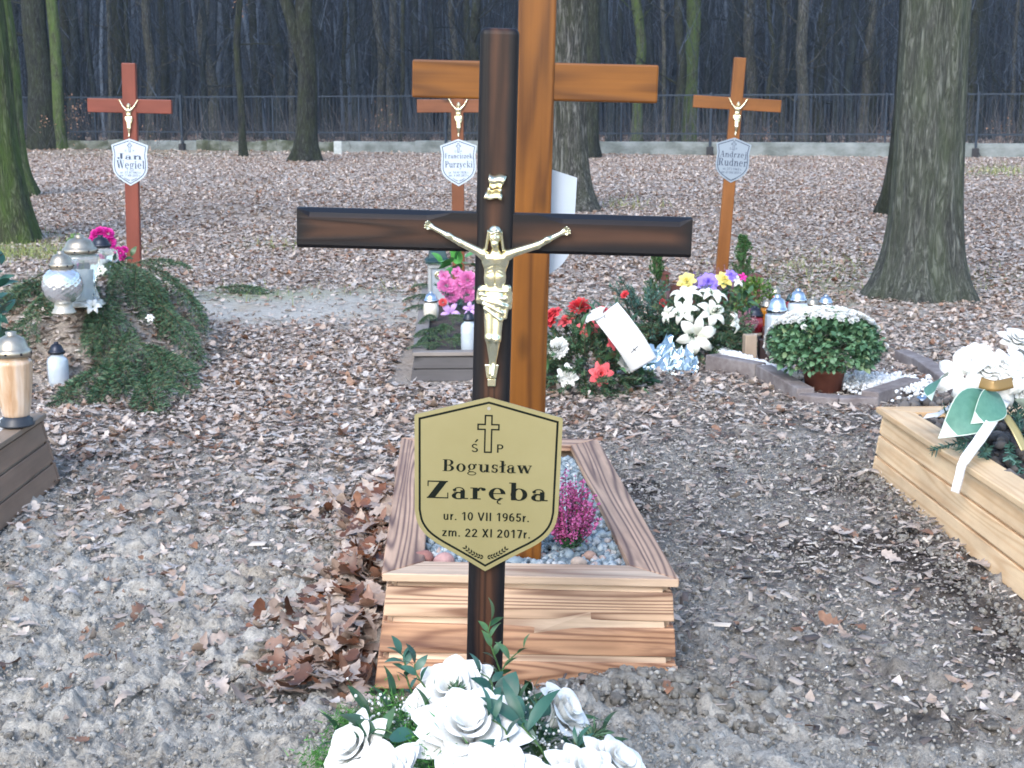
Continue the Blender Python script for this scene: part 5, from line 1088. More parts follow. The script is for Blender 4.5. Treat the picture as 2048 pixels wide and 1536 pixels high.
stalk(1040, 1500, 1075, 1400, .31, 0, 6, LEAF, .036, g_dark, 5); stalk(1010, 1530, 990, 1440, .34, 0, 5, LEAFN, .05, g_blue, 6); stalk(800, 1500, 750, 1470, .33, 0, 4, LEAFW, .06, g_dark, 7); stalk(1080, 1520, 1045, 1450, .34, 0, 4, LEAFN, .09, g_blue, 8); stalk(1110, 1560, 1165, 1490, .30, 0, 7, LEAFN, .035, g_blue, 18)
mb = MB()
for (px, py, z, s_, e) in ((1000, 1415, .33, .065, (.3, .3, .6)), (1040, 1430, .33, .06, (1, -.1, .2)), (985, 1405, .34, .055, (-.9, 0, .3)), (778, 1475, .36, .045, (1, -.3, .2)), (1000, 1420, .34, .08, (.5, -.8, .3))): p = at(px, py, z); d = Vector(e).normalized(); mb.inst(LEAFW, Matrix.Translation(p) @ (d.to_track_quat('X', 'Z') @ Euler((.5, 0, 0)).to_quaternion()).to_matrix().to_4x4() @ Matrix.Scale(s_, 4))
mb.build('broad_leaves', g_blue, froot)
mb = MB(); leafcloud(mb, LEAFN, 520, (0, .0, .04), (.24, .15, .10), .05, 3, zmin=-.1, shell=.3, outw=.6); leafcloud(mb, LEAF, 160, (0, .0, .04), (.23, .14, .11), .04, 4, zmin=0, shell=.6); mb.build('greenery', g_dark, froot)
def fuzz(cl, n, mat, name, L=.02, seed=0, w=.0013):
    rr = random.Random(seed); mb = MB()
    for (px, py, z, r) in cl:
        c = at(px, py, z)
        for _ in range(n):
            d = Vector((rr.gauss(0, 1), rr.gauss(0, .7), rr.gauss(0, .8))) * r; p = c + d; e = Vector((rr.gauss(0, 1), rr.gauss(0, 1), rr.gauss(.3, .8))).normalized(); s_ = Vector((rr.gauss(0, 1), rr.gauss(0, 1), rr.gauss(0, 1))).normalized() * w; mb.add([p - s_, p + s_, p + e * L * rr.uniform(.5, 1.2)], [(0, 1, 2)])
    mb.build(name, mat, froot, smooth=False)
fuzz(((700, 1450, .27, .018), (655, 1520, .25, .022),  (820, 1480, .32, .03), (850, 1530, .33, .035), (780, 1420, .29, .02)), 620, g_fern, 'asparagus_fern', .018, 1)
mb = MB(); rr = random.Random(9); sm = MB()
for (px, py, z, r, n) in ((1078, 1480, .34, .022, 70), (770, 1440, .33, .028, 60), (1060, 1400, .33, .01, 14), (920, 1392, .36, .005, 0), (1045, 1425, .34, .012, 12), (830, 1450, .33, .02, 25)):
    c = at(px, py, z)
    for _ in range(n):
        p = c + Vector((rr.gauss(0, 1), rr.gauss(0, 1), rr.gauss(0, 1))) * r; s_ = rr.uniform(.0016, .0032); mb.lathe([(.0005, -s_), (s_, -s_ * .2), (s_ * .7, s_ * .8), (.0003, s_)], 6, c=tuple(p)); sm.tube([c - Vector((0, 0, .03)), p], .0004, 3, cap=False)
mb.build('baby_breath', white_p, froot); sm.build('baby_breath_stems', gstem, froot)
mb = MB(); needles(mb, [at(905, 1415, .38), at(915, 1375, .39)], 150, .02, .003, 3); needles(mb, [at(1130, 1540, .32), at(1195, 1462, .33)], 260, .026, .003, 4, flat=.2, ang=1.2); mb.build('conifer_tips', g_spruce, froot, smooth=False)

# ================================================================== LANTERNS
glass_w = noisy('milky_glass', [(.3, (.36, .43, .50)), (.7, (.62, .68, .74))], 9, .14, (1, 1, .5), bmp=.05, bd=.002, coat=.8)
mercury = simple('silvered_glass', (.72, .75, .80), .16, .75, Coat_Weight=.6); glass_c = simple('clear_glass', (.80, .88, .92), .06, Transmission_Weight=.85, IOR=1.45); glass_a = noisy('amber_glass', [(.3, (.42, .22, .09)), (.5, (.62, .44, .30)), (.7, (.75, .66, .58))], 16, .15, (1, 1, .12), .1, .003, coat=.5)
glass_g = noisy('frosted_gold_glass', [(.3, (.55, .50, .38)), (.7, (.78, .76, .68))], 20, .25, bmp=.1, bd=.002, coat=.5); glass_r = simple('dark_red_glass', (.20, .01, .02), .12, Coat_Weight=.6); glass_y = simple('yellow_amber_glass', (.50, .20, .015), .12, Transmission_Weight=.3)
lid_old = noisy('tarnished_brass', [(.3, (.30, .26, .20)), (.7, (.58, .52, .42))], 18, .35, metal=.85, bmp=.05); lid_dark = simple('dark_tin', (.04, .045, .06), .35, .7); lid_silver = noisy('silver_tin', [(.3, (.55, .58, .62)), (.7, (.80, .82, .85))], 12, .2, metal=1.0, bmp=.05); lid_teal = simple('dark_green_tin', (.03, .07, .075), .35, .4); wax = simple('white_wax', (.86, .86, .82), .5)
base_brass = noisy('worn_base', [(.3, (.42, .38, .30)), (.7, (.70, .68, .62))], 14, .35, metal=.5, bmp=.05); base_black = simple('black_plastic', (.03, .035, .045), .4)
ST = {'globe': [(.40, .16), (.62, .2), (.86, .28), (1.0, .40), (1.0, .50), (.88, .62), (.62, .70), (.46, .73)],
      'barrel': [(.62, .10), (.74, .14), (.92, .40), (1.0, .60), (1.0, .68), (.82, .72), (.78, .74)],
      'slim': [(.86, .02), (.96, .05), (.96, .62), (.84, .68), (.58, .72), (.58, .76)],
      'urn': [(.42, .12), (.50, .16), (.72, .40), (.90, .60), (.96, .68), (.80, .73), (.60, .76)],
      'tall': [(.80, .06), (.92, .10), (.74, .30), (.90, .48), (1.0, .62), (.96, .70), (.74, .74)],
      'jar': [(.9, .03), (1.0, .07), (1.0, .55), (.9, .60), (.7, .63)], 'pot': [(.7, .04), (.9, .1), (1.0, .35), (.92, .58), (.74, .64)]}
def lantern(px, py, z, wpx, hpx, style, label, gm, lm, bm_=None, rip=None, k=32, wedge=0, Y=None, candle=True, handle=False, name='grave_lantern', grp=None):
    p = G(px, py, z) if Y is None else PY(px, py, Y); u = sc(p.y, z); w = wpx * u / 2; h = hpx * u * 1.02; root = thing(name, label, 'grave lantern', tuple(p), group=grp); st = smooth_half(ST[style], 6) if rip else ST[style]
    mb = MB(); mb.lathe([(r * w, zz * h) for r, zz in st], k, rip=rip); mb.build('glass', gm, root); z1 = st[-1][1] * h; r1 = st[-1][0] * w
    if bm_ is not None: mb = MB(); r0 = st[0][0] * w; mb.lathe([(r0 * 1.5, 0), (r0 * 1.55, h * .02), (r0 * 1.35, h * .035), (r0 * 1.38, h * .06), (r0 * 1.15, h * .08), (r0 * 1.1, st[0][1] * h + .001), (r0 * .5, st[0][1] * h + .002)], k); mb.build('base', bm_, root)
    H2 = h - z1; mb = MB(); rl = max(r1 * 1.28, w * .62) if style != 'slim' else r1 * 1.2
    mb.lathe([(r1 * .9, z1 - .002), (rl, z1), (rl * 1.02, z1 + H2 * .22), (rl * .92, z1 + H2 * .28), (rl * .86, z1 + H2 * .34), (rl * .80, z1 + H2 * .50), (rl * .62, z1 + H2 * .72), (rl * .36, z1 + H2 * .82), (rl * .26, z1 + H2 * .84), (rl * .30, z1 + H2 * .97), (rl * .1, z1 + H2)], k); lid = mb.build('lid', lm, root)
    mb = MB()
    for i in range(8): a = i * math.pi / 4; mb.box((rl * 1.02 * math.cos(a), rl * 1.02 * math.sin(a), z1 + H2 * .14), (.006, .006, H2 * .10), Euler((0, 0, a)))
    mb.build('vent_holes', lid_dark, lid, smooth=False)
    if candle: mb = MB(); mb.lathe([(w * .42, st[0][1] * h + .006), (w * .44, z1 * .7), (w * .3, z1 * .72)], 20); mb.build('candle', wax, root)
    if handle:
        for q in (-1, 1): mb = MB(); mb.tube([(q * r1 * .9, 0, z1 * .97), (q * w * 1.25, 0, z1 * .9), (q * w * 1.3, 0, z1 * .7), (q * w * .7, 0, z1 * .55)], w * .09, 8); mb.build('handle', gm, root)
    return root
dim = lambda a, z: .028 * math.sin(a * 14) * math.cos(z * 260)
flu = lambda a, z: .03 * math.sin(a * 12 + z * 20)
lantern(128, 626, .36, 78, 122, 'globe', 'round lantern of dimpled silvery glass with tarnished lid, on the branch covered mound', mercury, lid_old, base_brass, rip=dim, k=64, candle=False)
lantern(166, 610, .37, 72, 138, 'tall', 'tall curvy ribbed glass lantern with brass lid, directly behind the dimpled round one', glass_c, lid_old, base_brass, rip=flu, k=48)
lantern(206, 572, .38, 50, 100, 'urn', 'slender two handled glass lantern in front of the magenta flowers', glass_c, lid_dark, None, handle=True)
lantern(118, 784, .0, 46, 100, 'slim', 'small frosted lantern with dark lid standing on the leaves beside the mound', glass_w, lid_dark, None, k=6, candle=False)
lantern(34, 850, .235, 74, 186, 'barrel', 'large amber streaked lantern on the corner of the grey brown planter', glass_a, lid_old, base_black, rip=lambda a, z: .015 * math.sin(a * 16), k=64, candle=False)
lantern(862, 640, .12, 32, 56, 'pot', 'small gold frosted lantern in the low dark planter', glass_g, lid_silver, None, k=8, candle=False)
lantern(938, 704, .12, 34, 82, 'slim', 'white lantern at the front of the dark planter, half behind the walnut cross', glass_w, lid_dark, None, candle=False)
lantern(1552, 690, .06, 46, 100, 'jar', 'white swirled lantern with fluted silver lid left of the chrysanthemum bush', glass_w, lid_silver, None, rip=flu, k=48, candle=False)
lantern(1532, 668, .05, 30, 70, 'urn', 'yellow amber glass lantern behind the white swirled one', glass_y, lid_old, None, candle=False)
lantern(1508, 668, .05, 40, 56, 'pot', 'low dark red lantern with black lid beside the yellow amber one', glass_r, lid_dark, base_brass, candle=False)
lantern(1594, 650, .05, 40, 72, 'jar', 'white lantern with shiny silver dome behind the chrysanthemum bush', glass_w, lid_silver, None, candle=False)
lantern(1577, 645, .05, 20, 56, 'slim', 'narrow dark green lantern squeezed between two silver domed lanterns', glass_r, lid_teal, None, candle=False)
lantern(1549, 618, .05, 26, 46, 'pot', 'small grey lidded lantern farthest back by the amber one', glass_r, lid_old, None, candle=False)
lantern(1624, 640, .05, 28, 46, 'pot', 'dull brass lidded lantern just right of the silver dome', glass_g, lid_old, None, candle=False)
lantern(1650, 640, .05, 30, 50, 'pot', 'dark lantern with bright silver lid, rightmost behind the chrysanthemum bush', glass_c, lid_silver, None, candle=False)
lantern(1843, 826, .0, 38, 36, 'pot', 'small clear lantern on the ground behind the pine planter', glass_c, lid_silver, None, candle=False)
# square metal lantern
p = G(876, 606, .12); u = sc(p.y, .2); root = thing('grave_lantern', 'tall square grey lantern with dark green pyramid roof, back of the dark planter', 'grave lantern', tuple(p), (0, 0, .12)); w = 19 * u
lg = noisy('grey_enamel', [(.3, (.34, .36, .37)), (.7, (.46, .48, .49))], 12, .4, bmp=0); mb = MB()
for x in (-1, 1):
    for y in (-1, 1): mb.box((x * w * .86, y * w * .86, 41 * u), (w * .26, w * .26, 72 * u))
mb.box((0, 0, 3 * u), (w * 2.1, w * 2.1, 8 * u)); mb.box((0, 0, 76 * u), (w * 2.1, w * 2.1, 8 * u)); mb.build('frame', lg, root, smooth=False, bevel=.002)
mb = MB(); mb.box((0, 0, 40 * u), (w * 1.62, w * 1.62, 66 * u)); mb.build('panes', glass_w, root, smooth=False)
mb = MB(); q = math.sqrt(2); prof = [(w * 1.32 * q, 81 * u), (w * 1.32 * q, 86 * u), (w * .95 * q, 92 * u), (w * .78 * q, 105 * u), (w * .3, 112 * u)]
vs = []; 
for r, z in prof:
    for j in range(4): a = math.pi / 4 + j * math.pi / 2; vs.append((r * math.cos(a), r * math.sin(a), z))
mb.add(vs, [(i * 4 + j, i * 4 + (j + 1) % 4, (i + 1) * 4 + (j + 1) % 4, (i + 1) * 4 + j) for i in range(4) for j in range(4)] + [(16, 17, 18, 19)]); mb.build('roof', lid_teal, root, smooth=False, bevel=.002)
mb = MB(); mb.lathe([(.001, 0), (7 * u, 1 * u), (8 * u, .2 * u), (3 * u, 2.5 * u)], 12); mb.build('ornament', gold, root, loc=(0, -w - .002, 58 * u), rot=(R(90), 0, 0))

# ================================================================== LEFT MOUND: SPRUCE BRANCHES, FLOWERS
BT = [T_branch(i, side=9 + i % 3) for i in range(3)]
def branch(p, az, pitch, L, label, group=None, k=0, roll=0.0, mat=None):
    root = thing('spruce_branch', label, 'spruce branch', tuple(p), (roll, -pitch, az), group, scale=1)
    nm, sm = BT[k % 3]
    o = link('needles', nm, mat or g_spruce, root, False); o.scale = (L,) * 3; o2 = link('stem', sm, stemm, root); o2.scale = (L,) * 3
    return root
mc = Vector((-2.15, 7.6, 0)); rb = random.Random(21)
spots = [(235, 535), (250, 560), (270, 545), (215, 600), (240, 610), (180, 625), (110, 625), (150, 625), (265, 590), (285, 610), (230, 630), (270, 640), (205, 630), (295, 640), (255, 670), (290, 670), (240, 585), (200, 615), (165, 620), (280, 570), (225, 560), (225, 660), (130, 620), (310, 620)]
azs = [.2, -.5, .4, -1.1, -1.4, -2.0, -2.9, -2.3, -1.0, -.9, -1.5, -1.2, -1.7, -.9, -1.4, -1.1, -.8, -2.0, -2.2, -.4, -.2, -1.6, -2.6, -.6]
for i, ((px, py), az) in enumerate(zip(spots, azs)):
    z = .34 if py < 600 else (.30 if py < 640 else .22); p = G(px, py, z); p.z = float(H(p.x, p.y)) + .08; x2, y2 = p.x + .4 * math.cos(az), p.y + .4 * math.sin(az); dz = float(H(x2, y2)) + .03 - p.z
    branch(p, az, math.atan2(dz, .4) + rb.uniform(.0, .22), rb.uniform(.36, .52), 'dark green spruce branch laid over the earth mound at the foot of the red cross', 'spruce branches on the left mound', i, rb.uniform(-.4, .4))
for i_, (px, py, az, L_) in enumerate(((95, 615, -2.7, .5), (100, 640, -2.4, .5), (300, 640, -.9, .5), (320, 600, -.5, .46), (215, 655, -1.7, .55), (290, 665, -1.25, .55), (300, 575, .1, .42), (250, 650, -1.5, .6))):
    p = G(px, py, .30); p.z = float(H(p.x, p.y)) + .07; x2, y2 = p.x + .4 * math.cos(az), p.y + .4 * math.sin(az); branch(p, az, math.atan2(float(H(x2, y2)) + .02 - p.z, .4) + .18, L_, 'dark green spruce branch laid over the earth mound at the foot of the red cross', 'spruce branches on the left mound', i_, .2 * (i_ % 3 - 1))
p = G(262, 530, .40); branch(p, .1, .12, .36, 'feathery cypress like branch rising right of the two handled lantern', None, 1, 0, g_fern and g_spruce)
p = G(430, 590, .0); branch((p.x, p.y, .04), .3, 0, .5, 'stray spruce branch lying flat on leaves near the pale path', None, 2)
for i, (px, py, s_, lab) in enumerate(((206, 478, 26, 'magenta round flower head behind the two handled lantern'), (243, 506, 16, 'small magenta flower low beside the red cross foot'))):
    p = PY(px, py, 8.2); u = sc(8.2, .5); root = thing('silk_flower', lab, 'flower', (p.x, p.y, float(H(p.x, p.y)))); hz = p.z - float(H(p.x, p.y)); mb = MB(); mb.tube([(0, 0, -.02), (.01, 0, hz)], .004, 6); mb.build('stem', gstem, root)
    for k_ in range(7 if i == 0 else 4): a = k_ * 2.4; rr_ = s_ * u * .62 * (k_ > 0); fl('flower_head', M_puff[k_ % 2], magenta_p, root, (math.cos(a) * rr_, -.02 * (k_ == 0), hz + math.sin(a) * rr_ * .8), (math.cos(a) * .5, -.8, .5 + .4 * math.sin(a)), s_ * u * .55)
    mb = MB(); leafcloud(mb, LEAF, 26, (0, .03, hz * .6), (.08, .05, hz * .5), .06, i); mb.build('foliage', g_dark, root)
for i, (px, py, s_, lab, m_) in enumerate(((203, 578, 24, 'pale yellow blossom lying between the lanterns on the mound', yellow_p), (185, 612, 30, 'white plastic flower lying before the lantern bases on the mound', white_p), (300, 636, 16, 'small white blossom among the spruce needles', white_p), (152, 480, 30, 'washed out grey green bunch behind the brass lidded lantern', g_light))):
    p = G(px, py, .38); p.z = max(p.z, float(H(p.x, p.y)) + .05); root = thing('silk_flower', lab, 'flower', tuple(p)); fl('flower_head', M_lily[i % 3], cream_p if i == 0 else m_, root, (0, 0, 0), (.2, -.7, .6), s_ * sc(p.y, .3) * .6)
    mb = MB(); mb.tube([(0, 0, 0), (.03, .05, -.06)], .003, 5); mb.build('stem', gstem, root)
# greenery and pebbles in the left planter
mb = MB(); leafcloud(mb, LEAFN, 260, (-1.95, 3.95, .24), (.16, .7, .12), .07, 5, zmin=-.2, shell=.1); rootl = thing('low_plant', 'pale green fluffy plant in the grey brown planter at the left edge', 'plant', (-1.95, 4.0, .2)); o = mb.build('foliage', g_bright, rootl, loc=(1.95, -4.0, -.2))
gravel('white_pebbles', 420, lambda n: np.stack([rng.uniform(LT[2].x - .26, LT[2].x - .06, n), rng.uniform(LT[2].y - .6, LT[2].y - .06, n), rng.uniform(.205, .225, n)], 1), .02, [(0, (.6, .62, .64)), (1, (.85, .86, .87))], .6)
p = PY(-8, 700, 5.4); root = thing('silk_flower', 'bluish green sprig poking in at the left edge above the planter', 'plant', (p.x, p.y, .2)); mb = MB(); leafcloud(mb, LEAF, 60, (0, 0, .35), (.07, .07, .25), .07, 8, shell=.1); mb.tube([(0, 0, 0), (0, 0, .4)], .004, 5); mb.build('foliage', g_blue, root)

# ================================================================== DARK PLANTER FLOWERS
p = G(915, 620, .12); root = thing('flower_arrangement', 'pink and lilac silk flowers with bright green leaves in the dark planter', 'flower arrangement', (p.x, p.y, .12)); u = sc(p.y, .3); O = Vector((p.x, p.y, .12))
mb = MB(); leafcloud(mb, LEAFW, 26, (0, .04, .20), (.11, .08, .18), .13, 3, zmin=0, shell=.4); mb.build('bright_leaves', g_bright, root)
mb = MB(); twigdome(mb, (0, 0, -.02), (.16, .14, .16), 26, .12, 4, nl=.024, nw=.004); mb.build('greenery', g_bluespruce, root, smooth=False)
for i, (px, py, s_, me, m_) in enumerate(((893, 572, 20, M_puff[0], pink_p), (914, 545, 14, M_roset[0], pink_p), (935, 560, 20, M_puff[1], pink_p), (905, 590, 18, M_puff[0], pink_p), (935, 588, 18, M_puff[1], pink_p), (888, 552, 14, M_roset[1], pink_p), (900, 625, 22, M_daisy, lilac_p), (922, 645, 27, M_daisy, lilac_p), (940, 618, 16, M_daisy, lilac_p), (886, 605, 9, M_puff[0], coral_p), (920, 570, 16, M_puff[0], pink_p))): q = PY(px, py, p.y - .03 - (.1 if py > 600 else 0)) - O; fl('flower_head', me, m_, root, q, (random.uniform(-.3, .3), -.9, .4), s_ * u, i)
rb = random.Random(33)
for i, (px, py, az, L) in enumerate(((868, 580, 2.6, .18), (862, 620, 3.6, .18), (866, 668, 4.2, .18), (880, 660, -1.4, .24), (905, 680, -1.2, .22), (870, 680, -1.9, .22), (866, 640, 4.4, .22), (868, 600, 3.4, .2), (890, 640, -.6, .2), (900, 665, -2.4, .2), (880, 690, -.3, .2), (895, 700, 3.0, .2))): p2 = G(px, py, .14); branch((p2.x, p2.y, .16), az, .1, L, 'short spruce twig stuck along the left side of the low dark planter', 'spruce twigs in the dark planter', i, .3, g_bluespruce)

# ================================================================== RED AND WHITE ROSE WREATH
def dome(name, label, cpx, base_py, rx, ry, rz, tw, L, mat, seed, cat='funeral wreath', extra=None):
    b = G(cpx, base_py, 0); c = Vector((b.x, b.y + ry * .8, 0)); root = thing(name, label, cat, tuple(c)); mb = MB(); st = MB(); twigdome(mb, (0, 0, .02), (rx, ry, rz), tw, L, seed, st=st); mb.build('greenery', mat, root, smooth=False); st.build('twigs', stemm, root); return root, c, Vector((rx, ry, rz))
wr, wc, wR = dome('funeral_wreath', 'green wreath of red and white silk roses right of the orange cross', 1185, 795, .27, .30, .33, 230, .12, g_spruce, 11)
wc2 = wc + Vector((0, 0, .02)); mb = MB(); leafcloud(mb, LEAFN, 200, (0, 0, .03), tuple(wR * 1.02), .09, 12, zmin=-.05, shell=.9, outw=1); mb.build('fronds', g_dark, wr)
for i, (px, py, s_, me, m_) in enumerate(((1105, 628, 20, M_rose[0], red_p), (1100, 645, 14, M_rose[1], red_p), (1133, 640, 19, M_rose[1], coral_p), (1176, 655, 20, M_rose[2], coral_p), (1160, 615, 22, M_puff[0], red_p), (1205, 620, 14, M_rose[0], red_p), (1231, 686, 16, M_rose[3], coral_p), (1202, 748, 22, M_rose[0], coral_p), (1118, 697, 21, M_puff[1], white_p), (1134, 752, 21, M_rose[2], white_p), (1254, 722, 21, M_puff[0], white_p), (1092, 700, 12, M_puff[0], cream_p))):
    q, n_ = hit(px, py, wc2, wR * .97); fl('rose' if me in M_rose else 'carnation', me, m_, wr, q - wc, (n_ + Vector((0, -.5, .1))).normalized(), s_ * sc(wc.y, .2) * 1.1, i * 1.3)
def ribbon(parent, O, pts, w, mat, name='ribbon', side=(1, 0, 0), wob=.0, n=28, mark=False, thick=.0015):
    P = [Vector(p) - O for p in pts]; out = []; N = len(P) - 1
    for i in range(n + 1):
        t = i / n * N; k = min(N - 1, int(t)); f = t - k; a, b, c, d = P[max(k - 1, 0)], P[k], P[k + 1], P[min(k + 2, N)]; p = .5 * ((2 * b) + (c - a) * f + (2 * a - 5 * b + 4 * c - d) * f * f + (3 * b - a - 3 * c + d) * f ** 3); tg = (c - b).normalized(); s_ = Vector(side); s_ = (s_ - tg * s_.dot(tg)).normalized(); nn = tg.cross(s_); out.append([tuple(p + s_ * w * q + nn * wob * math.sin(i * .9 + q * 4)) for q in (-.5, -.25, 0, .25, .5)])
    mb = MB(); mb.grid(out); o = mb.build(name, mat, parent); md = o.modifiers.new('solid', 'SOLIDIFY'); md.thickness = thick; return o
paper = noisy('white_satin', [(.3, (.76, .77, .78)), (.7, (.86, .87, .88))], 4, .4, bmp=0)
y_ = wc.y - .22; pa = [PY(1180, 625, y_ + .05), PY(1212, 640, y_ - .03), PY(1246, 672, y_ - .07), PY(1282, 728, y_ - .02)]
ribbon(wr, wc, [PY(1212, 622, y_ + .02), PY(1236, 652, y_ - .06), PY(1264, 690, y_ - .08), PY(1288, 730, y_ - .05)], .135, paper, side=(.85, 0, .55)); ribbon(wr, wc, [PY(1172, 640, y_ + .04), PY(1185, 632, y_), PY(1205, 622, y_), PY(1212, 612, y_ + .04)], .05, paper, side=(.5, 0, .8))
for (a_, b_) in (((1262, 708), (1278, 694)), ((1265, 694), (1275, 703))):
    pass
mk = MB(); 
for (ax, ay, bx, by) in ((1262, 706, 1276, 692), (1266, 697, 1272, 702), (1212, 628, 1208, 634), (1208, 634, 1213, 637)): mk.tube([PY(ax, ay, y_ - .115) - wc, PY(bx, by, y_ - .115) - wc], .0018, 4)
mk.build('ribbon_print', ink, wr)
foil = noisy('crumpled_foil', [(.3, (.35, .45, .47)), (.7, (.62, .72, .74))], 6, .22, metal=.95, bmp=.3, bd=.01)
def crumple(label, px0, px1, py0, py1, Y, seed):
    p = G((px0 + px1) / 2, py1, 0); u = sc(p.y, .1); rr = random.Random(seed); N = 26; w = (px1 - px0) * u; h = (py1 - py0) * u; g = []
    for i in range(N):
        row = []
        for j in range(N): a, b = i / (N - 1) - .5, j / (N - 1); f = float(fbm(np.array(a * 7.0 + seed), np.array(b * 6.0), 1.3, 3, seed)); g2 = float(fbm(np.array(a * 7.0 + seed), np.array(b * 6.0), 2.9, 2, seed + 4)); row.append((a * w + .05 * g2, b * .16 + .10 * f, max(.004, h * b * (1.1 - abs(a) * 1.2) + .12 * f + .06 * g2)))
        g.append(row)
    mb = MB(); mb.grid(g); o = mb.build('foil_wrap', foil, None, smooth=False, loc=tuple(p)); md = o.modifiers.new('solid', 'SOLIDIFY'); md.thickness = .001; return tag(o, label, 'foil')
crumple('crumpled silvery teal foil lying between the rose wreath and the lily wreath', 1282, 1396, 690, 752, 7, 3)

# ================================================================== LILY WREATH
lw, lc, lR = dome('funeral_wreath', 'spruce wreath topped with big white lilies, left of the chrysanthemum bush', 1395, 726, .33, .32, .30, 230, .13, g_spruce, 14)
lc2 = lc + Vector((0, 0, .02))
for i, (px, py, s_, dd) in enumerate(((1393, 672, 36, (-.05, -1, .15)), (1368, 622, 27, (-.3, -.7, .6)), (1424, 625, 29, (.3, -.7, .6)), (1372, 588, 30, (-.2, -.3, .9)), (1425, 590, 28, (.2, -.2, .95)), (1470, 645, 20, (.9, -.4, .2)), (1335, 630, 18, (-.8, -.5, .2)))):
    q, n_ = hit(px, py, lc2, lR * 1.05); 
    if py < 600: q = PY(px, py, lc.y - .1)
    f_ = fl('lily', M_lily[i % 3], cream_p, lw, q - lc, dd, s_ * sc(lc.y, .2) * 1.08, i + .3); 
sp, spc, spR = dome('spruce_bouquet', 'blue green spruce bunch with red rosebuds between the ribbon and the lilies', 1292, 715, .20, .22, .36, 120, .14, g_bluespruce, 15, cat='spruce bouquet')
for (px, py, s_) in ((1250, 590, 11), (1325, 606, 11), (1240, 648, 8)): q, n_ = hit(px, py, spc + Vector((0, 0, .02)), spR * 1.08); fl('rosebud', M_roset[0], red_p, sp, q - spc, (n_ + Vector((0, -.3, .2))), s_ * sc(spc.y, .3) * 1.1)

# ================================================================== CHRYSANTHEMUM
b = G(1646, 784, 0.0); b.z = .0; cr = thing('chrysanthemum', 'large dome of white chrysanthemums in a terracotta pot inside brick edging', 'potted plant', tuple(b)); u = sc(b.y, .15)
terra = noisy('terracotta', [(.3, (.20, .065, .045)), (.7, (.30, .105, .07))], 20, .6, bmp=.1); pm = MB(); hp = .10; pm.lathe([(34 * u, 0), (41 * u, hp), (44 * u, hp), (44 * u, hp + .018), (40 * u, hp + .018), (36 * u, hp - .01)], 40); pot = pm.build('pot', terra, cr)
fc = Vector((0, 0, .225)); fr_ = Vector((.275, .26, .165)); mb = MB(); leafcloud(mb, T_leaf(4, .34, .7, .3), 3900, tuple(fc), tuple(fr_ * .98), .030, 8, zmin=-.62, shell=.70, outw=.7)
cmat = island('chrysanthemum_leaf', [(0, (.04, .10, .05)), (.5, (.085, .19, .095)), (.9, (.15, .28, .15)), (1, (.24, .30, .15))], .45, vein=False); mb.build('foliage', cmat, cr)
mb = MB(); mb.tube([(0, 0, .05), (0, 0, .2)], .05, 8); 
for k_ in range(24): a = k_ * .7; mb.tube([(0, 0, .08), (.2 * math.cos(a) * .7, .2 * math.sin(a) * .7, .2), (.24 * math.cos(a), .22 * math.sin(a), .22 + .04 * math.sin(k_))], .004, 4)
mb.build('stems', stemm, cr)
top_ = lambda d: d.z + .55 * d.y - .4
rb = random.Random(4); cnt = 0; rest = MB(); puffT = T_puff(8, 34, .2)
pv = np.array([v.co[:] for v in puffT.vertices]); pf = [tuple(p.vertices) for p in puffT.polygons]; allb = []
for i in range(3400):
    d = Vector((rb.gauss(0, 1), rb.gauss(0, 1), rb.gauss(0, 1))).normalized()
    if d.z < -.35: continue
    top = d.z + .55 * d.y; pr = min(1, max(.006, (top - .50) * 3.6)) if d.y < .35 else .7
    if rb.random() > pr: continue
    allb.append((d, rb.uniform(.75, 1.15)))
allb.sort(key=lambda q: q[0].y - q[0].z * .6)
for i, (d, s_) in enumerate(allb):
    p = fc + Vector((d.x * fr_.x, d.y * fr_.y, d.z * fr_.z)) * (1.03 + .05 * max(0, top_(d))); dd = (d + Vector((0, -.25, .3))).normalized()
    if i < 100: fl('blossom', puffT, white_p, cr, p, dd, .019 * s_, i)
    else: q = qdir(dd, i).to_matrix().to_4x4(); rest.inst((pv, pf), Matrix.Translation(p) @ q @ Matrix.Scale(.019 * s_, 4))
tag(rest.build('blossoms', white_p, cr), kind='stuff')
# brick edging
brick = noisy('weathered_paver', [(.3, (.13, .105, .10)), (.5, (.21, .18, .175)), (.7, (.30, .275, .27))], 12, .85, bmp=.6, bd=.006)
edge = [((1408, 742), (1508, 762), .085), ((1508, 762), (1592, 806), .075), ((1592, 808), (1676, 816), .045), ((1678, 816), (1758, 816), .045), ((1756, 816), (1842, 786), .07), ((1786, 722), (1826, 740), .06), ((1822, 738), (1878, 776), .06), ((1878, 776), (1930, 812), .06), ((1842, 788), (1850, 770), .05)]
labs = ['leftmost greyish paver of the edging, below the lilies', 'paver slanting down before the chrysanthemum pot on its left', 'low flush paver left of the terracotta pot front', 'low flush paver right of the terracotta pot front', 'tilted paver closing the edging right of the chrysanthemum pot', 'far paver of the short row behind the right edging corner', 'middle paver of the short row right of the chrysanthemum', 'paver of the short row nearest the pine planter', 'tiny paver wedge at the right corner of the edging']
for i, (a, b2, h) in enumerate(edge[:8]):
    A, B_ = G(*a), G(*b2); d = (B_ - A); Ln = d.length; d.normalize(); nn = Vector((-d.y, d.x, 0)); mb = MB(); mb.box((0, 0, h / 2 - .02), (Ln - .006, .085, h + .04)); c_ = (A + B_) / 2 + nn * .045
    tag(mb.build('edging_paver', brick, None, smooth=False, bevel=.006, loc=(c_.x, c_.y, 0), rot=(random.uniform(-.03, .03), random.uniform(-.03, .03), math.atan2(d.y, d.x))), labs[i], 'paver', 'grave edging pavers')
